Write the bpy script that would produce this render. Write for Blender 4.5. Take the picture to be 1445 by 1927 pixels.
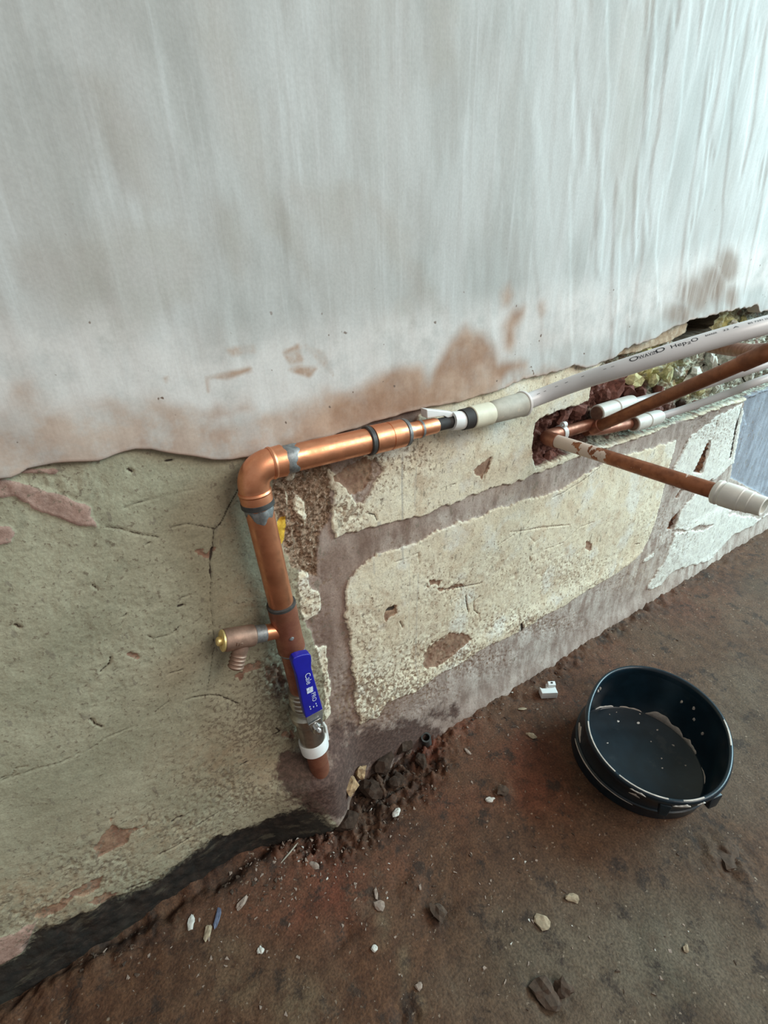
import bpy, math, random
import numpy as np
from mathutils import Vector, Matrix

for o in list(bpy.data.objects):
    bpy.data.objects.remove(o)
scene = bpy.context.scene
COL = scene.collection

# ------------------------------------------------------------------ camera
# world: x along the wall (right), y into the wall, z up.  Wall face y=0, floor z=0.
CD, CH = 0.45, 0.765                       # camera distance from the wall, height above the floor
CX, CY, FPX = 722.5, 963.5, 894.97
CM = np.array([[0.83616165, -0.26730416, 0.4789386],
               [-0.54805167, -0.37255748, 0.74889271],
               [-0.02174998, -0.88867846, -0.45801477]])
CPOS = np.array([0.0, -CD, CH])
cam_d = bpy.data.cameras.new('camera')
cam = bpy.data.objects.new('camera', cam_d)
COL.objects.link(cam)
cam_d.sensor_fit = 'VERTICAL'
cam_d.sensor_height = 36.0
cam_d.lens = FPX / 1927 * 36.0
cam_d.clip_start = 0.01
mw = Matrix.Identity(4)
for r in range(3):
    mw[r][0], mw[r][1], mw[r][2], mw[r][3] = CM[r, 0], -CM[r, 1], -CM[r, 2], CPOS[r]
cam.matrix_world = mw
scene.camera = cam

# ------------------------------------------------------------------ light
world = bpy.data.worlds.new('world')
scene.world = world
world.use_nodes = True
bg = world.node_tree.nodes['Background']
bg.inputs[0].default_value = (1.0, 0.98, 0.95, 1)
bg.inputs[1].default_value = 0.34

def area(name, loc, target, sx, sy, power, col):
    l = bpy.data.lights.new(name, 'AREA')
    l.shape = 'RECTANGLE'; l.size = sx; l.size_y = sy; l.energy = power; l.color = col
    o = bpy.data.objects.new(name, l); COL.objects.link(o)
    o.location = loc
    o.rotation_euler = (Vector(target) - Vector(loc)).to_track_quat('-Z', 'Y').to_euler()
    return o
area('window_daylight', (2.9, -0.95, 1.6), (0.9, -0.05, 0.6), 1.2, 1.4, 112, (0.58, 0.90, 1.0))
area('room_fill', (1.5, -2.3, 2.4), (0.4, 0.0, 0.7), 1.8, 1.2, 54, (1.0, 0.94, 0.86))  # added warm fill lamp, no source seen; placed to keep the lower left darker
scene.view_settings.view_transform = 'Standard'
scene.view_settings.look = 'None'
scene.view_settings.exposure = 0.22
scene.view_settings.gamma = 1.0
scene.view_settings.use_curve_mapping = False

# ------------------------------------------------------------------ pixel helpers
def ray(u, v):
    return CM @ np.array([u - CX, v - CY, FPX])
def P(u, v, y=0.0):                        # point of the pixel's ray on the plane y
    d = ray(u, v); return Vector(CPOS + d * ((y + CD) / d[1]))
def F(u, v, z=0.0):                        # on the horizontal plane z
    d = ray(u, v); return Vector(CPOS + d * ((z - CH) / d[2]))
def proj(p):
    c = CM.T @ (np.array(p) - CPOS); return CX + FPX * c[0] / c[2], CY + FPX * c[1] / c[2]
def wpoly(pts): return np.array([[P(*q)[0], P(*q)[2]] for q in pts])
def fpoly(pts): return np.array([[F(*q)[0], F(*q)[1]] for q in pts])

# ------------------------------------------------------------------ numpy fields
def _hash(ix, iy, seed):
    h = (ix.astype(np.int64) * 374761393 + iy.astype(np.int64) * 668265263 + seed * 974711) & 0xffffffff
    h = ((h ^ (h >> 13)) * 1274126177) & 0xffffffff
    return ((h ^ (h >> 16)) & 0xffff) / 65535.0
def vnoise(x, y, seed=0):
    ix, iy = np.floor(x), np.floor(y); fx, fy = x - ix, y - iy
    fx = fx * fx * (3 - 2 * fx); fy = fy * fy * (3 - 2 * fy)
    a, b = _hash(ix, iy, seed), _hash(ix + 1, iy, seed)
    c, d = _hash(ix, iy + 1, seed), _hash(ix + 1, iy + 1, seed)
    return (a * (1 - fx) + b * fx) * (1 - fy) + (c * (1 - fx) + d * fx) * fy
def fbm(x, y, scale, octv=4, seed=0, gain=0.5):   # centred on 0, about -0.5..0.5
    s = np.zeros_like(x); a = 1.0; t = 0.0
    for k in range(octv):
        s += a * (vnoise(x * scale + 7.3 * k, y * scale - 3.1 * k, seed + k) - 0.5); t += a; a *= gain; scale *= 2.03
    return s / t
def sstep(x, lo, hi):
    t = np.clip((x - lo) / (hi - lo), 0, 1); return t * t * (3 - 2 * t)
def sdf(px, py, poly, margin=0.05):        # >0 inside
    out = np.full(px.shape, -margin)
    lo, hi = poly.min(0) - margin, poly.max(0) + margin
    m = (px > lo[0]) & (px < hi[0]) & (py > lo[1]) & (py < hi[1])
    x, y = px[m], py[m]
    d = np.full(x.shape, 1e9); ins = np.zeros(x.shape, bool)
    n = len(poly)
    for i in range(n):
        ax, ay = poly[i]; bx, by = poly[(i + 1) % n]
        ex, ey = bx - ax, by - ay; L = ex * ex + ey * ey + 1e-12
        t = np.clip(((x - ax) * ex + (y - ay) * ey) / L, 0, 1)
        d = np.minimum(d, (x - ax - t * ex) ** 2 + (y - ay - t * ey) ** 2)
        if abs(ey) > 1e-12:
            ins ^= ((ay > y) != (by > y)) & (x < (bx - ax) * (y - ay) / ey + ax)
    d = np.sqrt(d)
    out[m] = np.clip(np.where(ins, d, -d), -margin, margin)
    return out
def dline(px, py, pts, margin=0.02):       # distance to a polyline
    out = np.full(px.shape, margin)
    pts = np.array(pts); lo, hi = pts.min(0) - margin, pts.max(0) + margin
    m = (px > lo[0]) & (px < hi[0]) & (py > lo[1]) & (py < hi[1])
    x, y = px[m], py[m]; d = np.full(x.shape, margin ** 2)
    for (ax, ay), (bx, by) in zip(pts[:-1], pts[1:]):
        ex, ey = bx - ax, by - ay; L = ex * ex + ey * ey + 1e-12
        t = np.clip(((x - ax) * ex + (y - ay) * ey) / L, 0, 1)
        d = np.minimum(d, (x - ax - t * ex) ** 2 + (y - ay - t * ey) ** 2)
    out[m] = np.sqrt(d); return out
def union(px, py, polys, margin=0.05):
    s = np.full(px.shape, -margin)
    for p in polys: s = np.maximum(s, sdf(px, py, p, margin))
    return s
def blobs(px, py, items, conv):            # soft spots (u, v, ru, rv, weight)
    s = np.zeros(px.shape)
    for (u, v, ru, rv, w) in items:
        c = conv(u, v); ax = (conv(u + ru, v) - conv(u - ru, v)) / 2; ay = (conv(u, v + rv) - conv(u, v - rv)) / 2
        det = ax[0] * ay[1] - ax[1] * ay[0]
        dx, dy = px - c[0], py - c[1]
        a = (dx * ay[1] - dy * ay[0]) / det; b = (ax[0] * dy - ax[1] * dx) / det
        s = np.maximum(s, w * np.exp(-(a * a + b * b)))
    return s
cw = lambda u, v: np.array([P(u, v)[0], P(u, v)[2]])
cf = lambda u, v: np.array([F(u, v)[0], F(u, v)[1]])

# ------------------------------------------------------------------ mesh helpers
def link(name, me, mat=None, parent=None, smooth=True):
    o = bpy.data.objects.new(name, me); COL.objects.link(o)
    if mat: me.materials.append(mat)
    if smooth: me.polygons.foreach_set('use_smooth', [True] * len(me.polygons))
    if parent is not None: o.parent = parent
    return o
def mesh(name, V, Fc): 
    me = bpy.data.meshes.new(name); me.from_pydata([tuple(v) for v in V], [], Fc); me.update(); return me
def grid_mesh(name, X, Y, Z):              # arrays (rows, cols)
    R, C = X.shape; n = R * C
    me = bpy.data.meshes.new(name); me.vertices.add(n)
    me.vertices.foreach_set('co', np.stack([X, Y, Z], -1).reshape(-1).astype(np.float32))
    i = np.arange(n).reshape(R, C)
    q = np.stack([i[:-1, :-1], i[:-1, 1:], i[1:, 1:], i[1:, :-1]], -1).reshape(-1)
    k = len(q) // 4
    me.loops.add(len(q)); me.loops.foreach_set('vertex_index', q.astype(np.int32))
    me.polygons.add(k)
    me.polygons.foreach_set('loop_start', np.arange(0, 4 * k, 4, dtype=np.int32))
    me.polygons.foreach_set('loop_total', np.full(k, 4, dtype=np.int32))
    me.update(calc_edges=True); me.validate(); return me
def set_attr(me, name, arr):
    a = me.attributes.new(name, 'FLOAT', 'POINT'); a.data.foreach_set('value', arr.reshape(-1).astype(np.float32))
def axis(lo, hi, c0, c1, step, growth, cap=0.1):
    core = list(np.arange(c0, c1, step)); a = core
    s = step; x = a[-1]
    while x < hi:
        s = min(s * growth, cap); x += s; a.append(min(x, hi))
    s = step; x = c0; L = []
    while x > lo:
        s = min(s * growth * 1.03, cap); x -= s; L.append(max(x, lo))
    return np.array(L[::-1] + a)
def catmull(pts, n=10):
    pts = [Vector(p) for p in pts]; q = [2 * pts[0] - pts[1]] + pts + [2 * pts[-1] - pts[-2]]; out = []
    for i in range(1, len(q) - 2):
        for k in range(n):
            t = k / n; a, b, c, d = q[i - 1:i + 3]
            out.append(0.5 * ((2 * b) + (c - a) * t + (2 * a - 5 * b + 4 * c - d) * t * t + (3 * b - a - 3 * c + d) * t ** 3))
    out.append(pts[-1]); return out
def frames(path):
    T = []
    for i in range(len(path)):
        a = path[max(i - 1, 0)]; b = path[min(i + 1, len(path) - 1)]; T.append((b - a).normalized())
    up = Vector((0, 0, 1)) if abs(T[0].z) < 0.9 else Vector((0, -1, 0))
    N = (up - T[0] * up.dot(T[0])).normalized(); out = []
    for t in T:
        N = (N - t * N.dot(t)).normalized(); out.append((t, N, t.cross(N)))
    return out
def sweep(name, path, rad, mat, parent=None, segs=28, inner=None):
    path = [Vector(p) for p in path]; fr = frames(path); V = []; Fc = []
    rs = rad if isinstance(rad, (list, tuple)) else [rad] * len(path)
    def ring(i, r):
        t, n, b = fr[i]; k0 = len(V)
        for k in range(segs):
            a = 2 * math.pi * k / segs; V.append(path[i] + (n * math.cos(a) + b * math.sin(a)) * r)
        return k0
    prev = None; first = None
    for i in range(len(path)):
        k0 = ring(i, rs[i])
        if prev is not None:
            for k in range(segs): Fc.append((prev + k, prev + (k + 1) % segs, k0 + (k + 1) % segs, k0 + k))
        else: first = k0
        prev = k0
    if inner:                              # an open end with a wall thickness and a deep bore
        k1 = ring(len(path) - 1, inner)
        for k in range(segs): Fc.append((prev + k, prev + (k + 1) % segs, k1 + (k + 1) % segs, k1 + k))
        j = max(0, len(path) - 1 - max(2, len(path) // 3)); k2 = ring(j, inner)
        for k in range(segs): Fc.append((k1 + k, k1 + (k + 1) % segs, k2 + (k + 1) % segs, k2 + k))
        Fc.append(tuple(k2 + k for k in range(segs)))
    else: Fc.append(tuple(prev + k for k in range(segs)))
    Fc.append(tuple(first + k for k in reversed(range(segs))))
    o = link(name, mesh(name, V, Fc), mat, parent); autosmooth(o); return o
def autosmooth(o, ang=40):
    me = o.data
    try: me.set_sharp_from_angle(angle=math.radians(ang))
    except Exception: pass
def lathe(name, p0, d, prof, mat, parent=None, segs=32, hexat=()):
    """profile of (t, r) along direction d from p0; sharp steps are repeated points"""
    p0 = Vector(p0); d = Vector(d).normalized()
    up = Vector((0, 0, 1)) if abs(d.z) < 0.9 else Vector((0, -1, 0))
    n = (up - d * up.dot(d)).normalized(); b = d.cross(n); V = []; Fc = []
    for (t, r) in prof:
        for k in range(segs):
            a = 2 * math.pi * k / segs
            V.append(p0 + d * t + (n * math.cos(a) + b * math.sin(a)) * r)
    m = len(prof)
    for i in range(m - 1):
        for k in range(segs):
            Fc.append((i * segs + k, i * segs + (k + 1) % segs, (i + 1) * segs + (k + 1) % segs, (i + 1) * segs + k))
    if abs(prof[0][1] - prof[-1][1]) > 1e-9 or abs(prof[0][0] - prof[-1][0]) > 1e-9:
        Fc.append(tuple(reversed(range(segs)))); Fc.append(tuple((m - 1) * segs + k for k in range(segs)))
    o = link(name, mesh(name, V, Fc), mat, parent); autosmooth(o, 32); return o
def prism(name, outline, dvec, mat, parent=None, bevel=0.0, smooth=False):
    """a closed 3-d outline extruded by dvec"""
    n = len(outline); dvec = Vector(dvec)
    V = [Vector(p) for p in outline] + [Vector(p) + dvec for p in outline]
    Fc = [tuple(range(n)), tuple(reversed(range(n, 2 * n)))]
    for k in range(n): Fc.append((k, k + n, (k + 1) % n + n, (k + 1) % n))
    me = mesh(name, V, Fc)
    import bmesh
    bm = bmesh.new(); bm.from_mesh(me); bmesh.ops.recalc_face_normals(bm, faces=bm.faces)
    if bevel:
        bmesh.ops.bevel(bm, geom=list(bm.edges), offset=bevel, segments=3, affect='EDGES', profile=0.6, clamp_overlap=True)
    bm.to_mesh(me); bm.free()
    o = link(name, me, mat, parent, smooth=True); autosmooth(o, 38); return o
def lump(name, loc, size, mat, parent=None, seed=0, sub=2, rough=0.35, rot=None, z0=None):
    import bmesh
    from mathutils import noise
    bm = bmesh.new(); bmesh.ops.create_icosphere(bm, subdivisions=sub, radius=1.0)
    off = Vector((seed * 3.7, seed * 1.3, seed * 2.1))
    for v in bm.verts:
        k = 1 + rough * noise.noise(v.co * 1.1 + off) * 1.6 + rough * 0.5 * noise.noise(v.co * 2.9 + off)
        c = v.co * k
        v.co = Vector((c.x * size[0], c.y * size[1], c.z * size[2]))
    me = bpy.data.meshes.new(name); bm.to_mesh(me); bm.free()
    o = link(name, me, mat, parent, smooth=False); o.location = loc
    if rot: o.rotation_euler = rot
    return o
def thing(name, label, cat, loc=(0, 0, 0), group=None):
    o = bpy.data.objects.new(name, None); COL.objects.link(o); o.location = loc
    o.empty_display_size = 0.02
    return tag(o, label, cat, group)
def tag(o, label, cat=None, group=None, kind=None):
    o['label'] = label
    if cat: o['category'] = cat
    if group: o['group'] = group
    if kind: o['kind'] = kind
    return o
def struct(o, label=None):
    o['kind'] = 'structure'
    if label: o['label'] = label
    return o
def adopt(root, objs=None):                # keep children where they were built, although the Empty stands at the thing's base
    bpy.context.view_layer.update()
    for c in root.children: c.matrix_parent_inverse = root.matrix_world.inverted()

# ------------------------------------------------------------------ node helper
class G:
    def __init__(s, name, rough=0.8, metal=0.0, spec=0.35):
        s.mat = bpy.data.materials.new(name); s.mat.use_nodes = True
        s.t = s.mat.node_tree; s.n = s.t.nodes; s.b = s.n['Principled BSDF']
        s.b.inputs['Roughness'].default_value = rough; s.b.inputs['Metallic'].default_value = metal
        s.b.inputs['Specular IOR Level'].default_value = spec
        s.co = s.n.new('ShaderNodeTexCoord').outputs['Object']
    def put(s, sock, v):
        if isinstance(v, bpy.types.NodeSocket): s.t.links.new(v, sock)
        elif isinstance(v, (tuple, list)): sock.default_value = (*v, 1.0) if len(v) == 3 and sock.type == 'RGBA' else v
        else: sock.default_value = v
    def attr(s, name):
        a = s.n.new('ShaderNodeAttribute'); a.attribute_name = name; return a.outputs['Fac']
    def math(s, op, a, b=0.0, clamp=False):
        m = s.n.new('ShaderNodeMath'); m.operation = op; m.use_clamp = clamp; s.put(m.inputs[0], a); s.put(m.inputs[1], b); return m.outputs[0]
    def vec(s, scale=(1, 1, 1), rot=(0, 0, 0), loc=(0, 0, 0)):
        m = s.n.new('ShaderNodeMapping'); s.t.links.new(s.co, m.inputs[0])
        m.inputs['Location'].default_value = loc; m.inputs['Rotation'].default_value = rot; m.inputs['Scale'].default_value = scale
        return m.outputs[0]
    def noise(s, scale, detail=4, rough=0.55, vec=None, dist=0.0):
        m = s.n.new('ShaderNodeTexNoise'); m.inputs['Scale'].default_value = scale; m.inputs['Detail'].default_value = detail
        m.inputs['Roughness'].default_value = rough; m.inputs['Distortion'].default_value = dist
        s.t.links.new(vec or s.co, m.inputs['Vector']); return m.outputs[0]
    def voro(s, scale, vec=None, feature='F1'):
        m = s.n.new('ShaderNodeTexVoronoi'); m.feature = feature; m.inputs['Scale'].default_value = scale
        s.t.links.new(vec or s.co, m.inputs['Vector']); return m.outputs['Distance']
    def sm(s, x, lo, hi, a=0.0, b=1.0):
        m = s.n.new('ShaderNodeMapRange'); m.interpolation_type = 'SMOOTHSTEP'; s.put(m.inputs[0], x)
        for k, v in zip((1, 2, 3, 4), (lo, hi, a, b)): m.inputs[k].default_value = v
        return m.outputs[0]
    def mix(s, f, a, b, mode='MIX'):
        m = s.n.new('ShaderNodeMix'); m.data_type = 'RGBA'; m.blend_type = mode
        s.put(m.inputs[0], f); s.put(m.inputs[6], a); s.put(m.inputs[7], b); return m.outputs[2]
    def bump(s, h, dist=0.001, strength=0.6, prev=None):
        m = s.n.new('ShaderNodeBump'); m.inputs['Strength'].default_value = strength; m.inputs['Distance'].default_value = dist
        s.put(m.inputs['Height'], h)
        if prev is not None: s.put(m.inputs['Normal'], prev)
        return m.outputs[0]
    def done(s, col=None, rough=None, normal=None, metal=None):
        if col is not None: s.put(s.b.inputs['Base Color'], col)
        if rough is not None: s.put(s.b.inputs['Roughness'], rough)
        if normal is not None: s.put(s.b.inputs['Normal'], normal)
        if metal is not None: s.put(s.b.inputs['Metallic'], metal)
        return s.mat
    def mul(s, c, fac_sock, lo, hi):       # vary a colour by a grey noise
        k = s.sm(fac_sock, 0.25, 0.75, lo, hi)
        m = s.n.new('ShaderNodeCombineColor')
        for i in range(3): s.put(m.inputs[i], k)
        return s.mix(1.0, c, m.outputs[0], 'MULTIPLY')

# ================================================================== LOWER WALL (old painted render)
crop = lambda ox, oy, sc, pts: [(ox + a / sc, oy + b / sc) for a, b in pts]
C3 = lambda pts: crop(560, 820, 2.89, pts)     # helpers for traced enlargements
C4 = lambda pts: crop(980, 560, 3.1075, pts)
C6 = lambda pts: crop(960, 840, 2.979, pts)
C7 = lambda pts: crop(0, 820, 3.0104, pts)
C8 = lambda pts: crop(0, 1300, 2.408, pts)

skim_edge_px = [(-300, 960), (-120, 915), (0, 896), (20, 895), (35, 888), (50, 878), (83, 873), (133, 866), (183, 863), (226, 850), (252, 842),
    (282, 842), (309, 848), (349, 855), (399, 861.5), (432, 861), (465, 856), (493, 849), (525, 840), (560, 830), (583, 824), (621, 818),
    (642, 810), (674, 801), (700, 790), (740, 781), (767, 771), (802, 764), (869, 753), (909, 741), (939, 729), (957, 720), (1004, 707), (1049, 695),
    (1074, 687), (1100, 691), (1125, 682), (1147, 671), (1167, 656), (1189, 648), (1225, 637), (1257, 618), (1289, 602), (1321, 598), (1350, 587),
    (1373, 582), (1398, 579), (1418, 573), (1426, 587), (1445, 584), (1500, 570), (1600, 545), (1750, 520)]

gx = axis(-1.3, 2.7, -0.31, 0.62, 0.0015, 1.0045, 0.02)
gz = axis(-0.03, 0.78, -0.012, 0.735, 0.0015, 1.08, 0.02)
X, Z = np.meshgrid(gx, gz)
n1 = fbm(X, Z, 60, 3, 1); n2 = fbm(X, Z, 14, 4, 5); n3 = fbm(X, Z, 220, 2, 9)
edge = n1 * 0.006 + n3 * 0.003            # ragged outline shared by colour and relief

# everything right of the vertical chase is stripped to mauve undercoat
mauve_poly = wpoly([(455, 800), (470, 870), (520, 900), (543, 930), (552, 1000), (560, 1060), (565, 1150), (590, 1200), (600, 1230), (612, 1290),
    (612, 1350), (590, 1385), (572, 1420), (560, 1455), (590, 1480), (640, 1560), (1500, 1060), (1600, 900), (1700, 560), (1400, 560), (900, 730)])
cream_polys = [wpoly(q) for q in (
    C3([(180, 200), (185, 300), (200, 400), (185, 480), (215, 550), (300, 535), (330, 515), (500, 480), (660, 440), (870, 360), (1060, 285), (1220, 240), (1445, 150)])
      + [(1101, 857), (1180, 833), (1270, 800), (1400, 755), (1520, 705), (1560, 560), (1300, 560), (1000, 690), (820, 740), (780, 800), (700, 830), (690, 850), (720, 880), (690, 935), (672, 960), (655, 915)],
    C3([(375, 690), (300, 770), (260, 860), (265, 1000), (290, 1170), (310, 1330), (320, 1500), (345, 1560), (430, 1530), (480, 1450), (640, 1390), (740, 1310), (860, 1250), (960, 1180), (1200, 1060), (1445, 930)])
      + C6([(130, 980), (300, 890), (420, 810), (560, 730), (650, 670), (740, 590), (780, 520), (810, 440), (840, 330), (870, 210), (890, 130)])
      + [(1275, 826), (1200, 850), (1128, 880), (1060, 920), (975, 948), (906, 972), (823, 996), (781, 1024), (712, 1041)],
    C3([(5, 350), (40, 380), (65, 440), (50, 555), (35, 500), (0, 450), (-15, 400)]),
    crop(380, 740, 3.44, [(440, 560), (520, 600), (555, 680), (545, 780), (500, 820), (470, 830), (455, 700)]),
    crop(380, 740, 3.44, [(550, 1140), (620, 1150), (690, 1180), (700, 1240), (760, 1290), (770, 1400), (720, 1440), (620, 1420), (580, 1300)]),
    crop(380, 740, 3.44, [(1050, 400), (1130, 390), (1120, 440), (1070, 465)]),
    crop(380, 740, 3.44, [(560, 520), (620, 500), (600, 560), (560, 570)]),
    crop(380, 1120, 4.014, [(700, 20), (860, 10), (900, 80), (870, 150), (790, 190), (740, 170)]),
    crop(380, 1120, 4.014, [(800, 420), (930, 390), (960, 560), (970, 900), (930, 960), (900, 800), (850, 560)]))]
white_polys = [wpoly(q) for q in (
    C6([(970, 240), (1160, 180), (1290, 60), (1330, -110), (1300, -230), (1150, -160), (1010, -40), (920, 130), (900, 200)]),
    C6([(950, 370), (1040, 260), (1160, 250), (1230, 360), (1130, 450), (1060, 440), (990, 470), (920, 470)]),
    C6([(860, 640), (920, 480), (1080, 470), (1200, 380), (1390, 400), (1440, 380), (1360, 440), (1240, 500), (1100, 640), (900, 700), (830, 780), (760, 800)]),
    C6([(730, 640), (800, 590), (800, 620), (735, 655)]))]
blue_polys = [wpoly([(1408, 742), (1450, 725), (1620, 660), (1700, 900), (1480, 960), (1425, 925), (1378, 900), (1384, 860), (1395, 800)])]
earth_polys = [wpoly(crop(380, 740, 3.44, [(440, 560), (560, 500), (700, 470), (830, 470), (860, 560), (850, 680), (830, 850), (760, 900), (750, 1080), (760, 1200), (700, 1180), (560, 1130), (540, 1000), (520, 900), (480, 800)]))]
tan_polys = [wpoly(q) for q in (
    crop(380, 740, 3.44, [(860, 560), (950, 470), (1060, 420), (1130, 440), (1110, 540), (1070, 620), (1020, 640), (960, 660), (900, 600)]),
    C3([(670, 1250), (700, 1190), (740, 1130), (830, 1080), (930, 1080), (940, 1110), (850, 1190), (780, 1240), (700, 1270)]),
    C3([(720, 790), (800, 780), (770, 815), (725, 812)]), C3([(710, 825), (800, 830), (900, 815), (780, 850)]),
    C3([(950, 190), (1000, 140), (1050, 120), (1040, 180), (1000, 230)]),
    C8([(430, 720), (460, 660), (495, 630), (500, 580), (540, 630), (640, 625), (590, 650), (585, 690), (500, 730), (445, 760)]),
    C8([(325, 920), (380, 880), (460, 850), (440, 900), (380, 935)]), C8([(380, 960), (470, 920), (535, 910), (500, 950), (430, 975)]),
    C8([(150, 1020), (320, 940), (300, 985), (200, 1030)]),
    C7([(1120, 655), (1180, 660), (1215, 640), (1200, 700), (1150, 715)]), C7([(735, 1240), (770, 1235), (805, 1265), (775, 1275)]),
    crop(380, 1120, 4.014, [(620, 1050), (680, 1035), (715, 1060), (690, 1090), (610, 1080)]),
    crop(380, 1120, 4.014, [(480, 560), (560, 520), (610, 600), (620, 700), (560, 680), (490, 640)]),
    crop(380, 1120, 4.014, [(320, 545), (430, 515), (440, 550), (340, 590), (290, 640), (260, 610)]),
    C6([(430, 540), (460, 550), (455, 585), (420, 580)]), C3([(476, 955), (500, 930), (535, 925), (540, 965), (500, 985), (482, 1008)]))]
pink_polys = [wpoly(q) for q in (
    C7([(0, 240), (130, 270), (280, 320), (420, 370), (500, 395), (520, 410), (515, 450), (550, 515), (430, 505), (330, 460), (200, 410), (80, 340), (-60, 350)]),
    C7([(-20, 510), (60, 515), (85, 550), (60, 610), (-20, 625)]),
    C7([(105, 205), (200, 185), (325, 195), (310, 210), (180, 210)]),
    C8([(-60, 1130), (60, 1100), (160, 1050), (140, 1110), (120, 1170), (0, 1240), (-60, 1250)]))]
zt = cw(54, 1790)[1]
grime_shade_poly = np.vstack([[[-1.4, -.08], [-1.4, zt + .004], [-.8, zt - .006], [-.4, zt + .003]], wpoly(C8([(0, 1255), (100, 1200), (130, 1150), (150, 1110), (330, 1020), (560, 930), (700, 870), (800, 790), (930, 690), (1100, 620), (1180, 570), (1300, 470), (1350, 420)]) + [(590, 1500), (650, 1530), (690, 1590)]), [[cw(690, 1590)[0], -.08]]])
yellow_polys = [wpoly(crop(380, 740, 3.44, [(490, 850), (545, 790), (550, 860), (535, 950), (515, 980), (490, 920)]))]
# opening with rubble, pipes inside
hole_poly = wpoly(C4([(70, 800), (85, 730), (130, 700), (240, 660), (400, 615), (420, 500), (440, 430), (620, 250), (760, 200), (960, 90), (1220, 40), (1385, 50), (1500, 20), (1700, -60),
    (1750, 380), (1445, 540), (1280, 600), (800, 775), (560, 850), (270, 930), (80, 1000)]))
ledge_poly = wpoly(C4([(540, 360), (600, 290), (760, 220), (980, 120), (1010, 150), (985, 215), (880, 270), (700, 330)]))
void_poly = wpoly(C4([(985, 225), (1010, 140), (1100, 60), (1225, 50), (1205, 190), (1000, 260)]))
dark_items = [  # (polyline px, half width m)
    (C7([(1355, 300), (1330, 350), (1290, 420), (1250, 500), (1215, 540), (1210, 630), (1190, 700), (1190, 770), (1195, 820)]), .0009),
    (C7([(1195, 830), (1193, 920), (1205, 1050), (1218, 1200), (1200, 1300), (1175, 1445)]), .0005),
    (C7([(1215, 530), (1150, 515), (1060, 500), (970, 520)]), .0006), (C7([(600, 515), (680, 525), (760, 550), (900, 575)]), .0006),
    (C7([(700, 410), (800, 375), (950, 335), (1090, 305)]), .0005), (C7([(1205, 640), (1190, 700)]), .0018), (C7([(1187, 760), (1188, 780)]), .0015),
    (C8([(0, 410), (60, 390), (170, 350), (280, 320), (360, 280)]), .0005), (C8([(400, 270), (480, 215), (560, 180), (620, 155)]), .0004),
    (C8([(700, 100), (770, 45)]), .0006), (C8([(840, 42), (870, 30), (950, 20), (1000, 25), (1080, 60)]), .0010), (C8([(410, 125), (430, 150), (460, 162)]), .0012),
    (C8([(840, 640), (920, 590), (1000, 540)]), .0012), (C8([(780, 590), (800, 575), (820, 568)]), .0022), (C8([(1090, 335), (1120, 320)]), .002),
    (C8([(0, 400), (60, 380), (70, 350), (130, 340)]), .0005), (C8([(720, 745), (800, 700), (870, 660)]), .0014), (C8([(570, 905), (640, 875), (690, 860)]), .0016),
    (C8([(230, 970), (300, 920), (340, 890)]), .001), (C8([(1240, 200), (1270, 185), (1250, 170)]), .0016),
    (C7([(520, 845), (555, 870)]), .0009), (C7([(690, 1025), (715, 1010)]), .0009), (C7([(570, 1340), (620, 1300), (630, 1260)]), .0011), (C7([(830, 1130), (870, 1150), (970, 1130), (1020, 1080)]), .0006),
    (C7([(1010, 968), (1035, 962)]), .0018), (C7([(820, 615), (850, 600)]), .0008), (C7([(940, 145), (975, 140)]), .0015), (C7([(725, 190), (750, 205)]), .0015),
    (C7([(595, 830), (610, 780)]), .0004), (C7([(1020, 925), (1100, 890)]), .0004), (C7([(960, 1345), (1040, 1325)]), .001), (C7([(85, 1070), (110, 1085)]), .0012),
    (C3([(490, 945), (520, 940)]), .0035), (C3([(915, 870), (920, 910), (930, 960)]), .0014), (C3([(995, 870), (960, 900), (960, 950), (985, 970)]), .0011), (C3([(1265, 660), (1267, 685)]), .0012),
    (C3([(1055, 115), (1045, 150), (1020, 200), (1010, 250)]), .0009), (C3([(390, 425), (420, 430), (435, 460)]), .0012), (C3([(735, 1130), (790, 1100), (830, 1080)]), .0012), (C3([(555, 1010), (575, 1045)]), .0012),
    (C3([(520, 690), (600, 665), (660, 640), (662, 700)]), .0006), (C3([(780, 290), (860, 260)]), .0006), (C3([(1080, 600), (1200, 520), (1330, 495), (1445, 485)]), .0006), (C3([(1260, 550), (1290, 580), (1310, 560)]), .0006),
    (C3([(930, 865), (945, 880), (930, 900)]), .0006), (C3([(800, 840), (900, 825), (1000, 800)]), .001), (C3([(1210, 1020), (1220, 1060)]), .003),
    (C6([(190, 580), (300, 540), (390, 450), (470, 425)]), .0007), (C6([(0, 480), (150, 460), (330, 440)]), .0006), (C6([(240, 290), (400, 200), (520, 110)]), .0008),
    (C6([(670, 590), (700, 550), (730, 545)]), .001), (C6([(660, 600), (620, 640), (560, 720)]), .0008),
    (C6([(1240, 60), (1250, 0), (1265, -90), (1290, -180), (1310, -240)]), .004), (C6([(1170, -160), (1150, -90), (1130, -30)]), .0014), (C6([(1110, -190), (1080, -150)]), .002)]
slot_polys = [wpoly(q) for q in (C4([(1010, 1020), (1040, 960), (1080, 880), (1110, 825), (1100, 900), (1075, 970), (1060, 1030)]), C4([(860, 1360), (880, 1310), (930, 1255), (915, 1300), (890, 1360)]), C4([(915, 1170), (950, 1115), (960, 1110), (925, 1180)]))]

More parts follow.
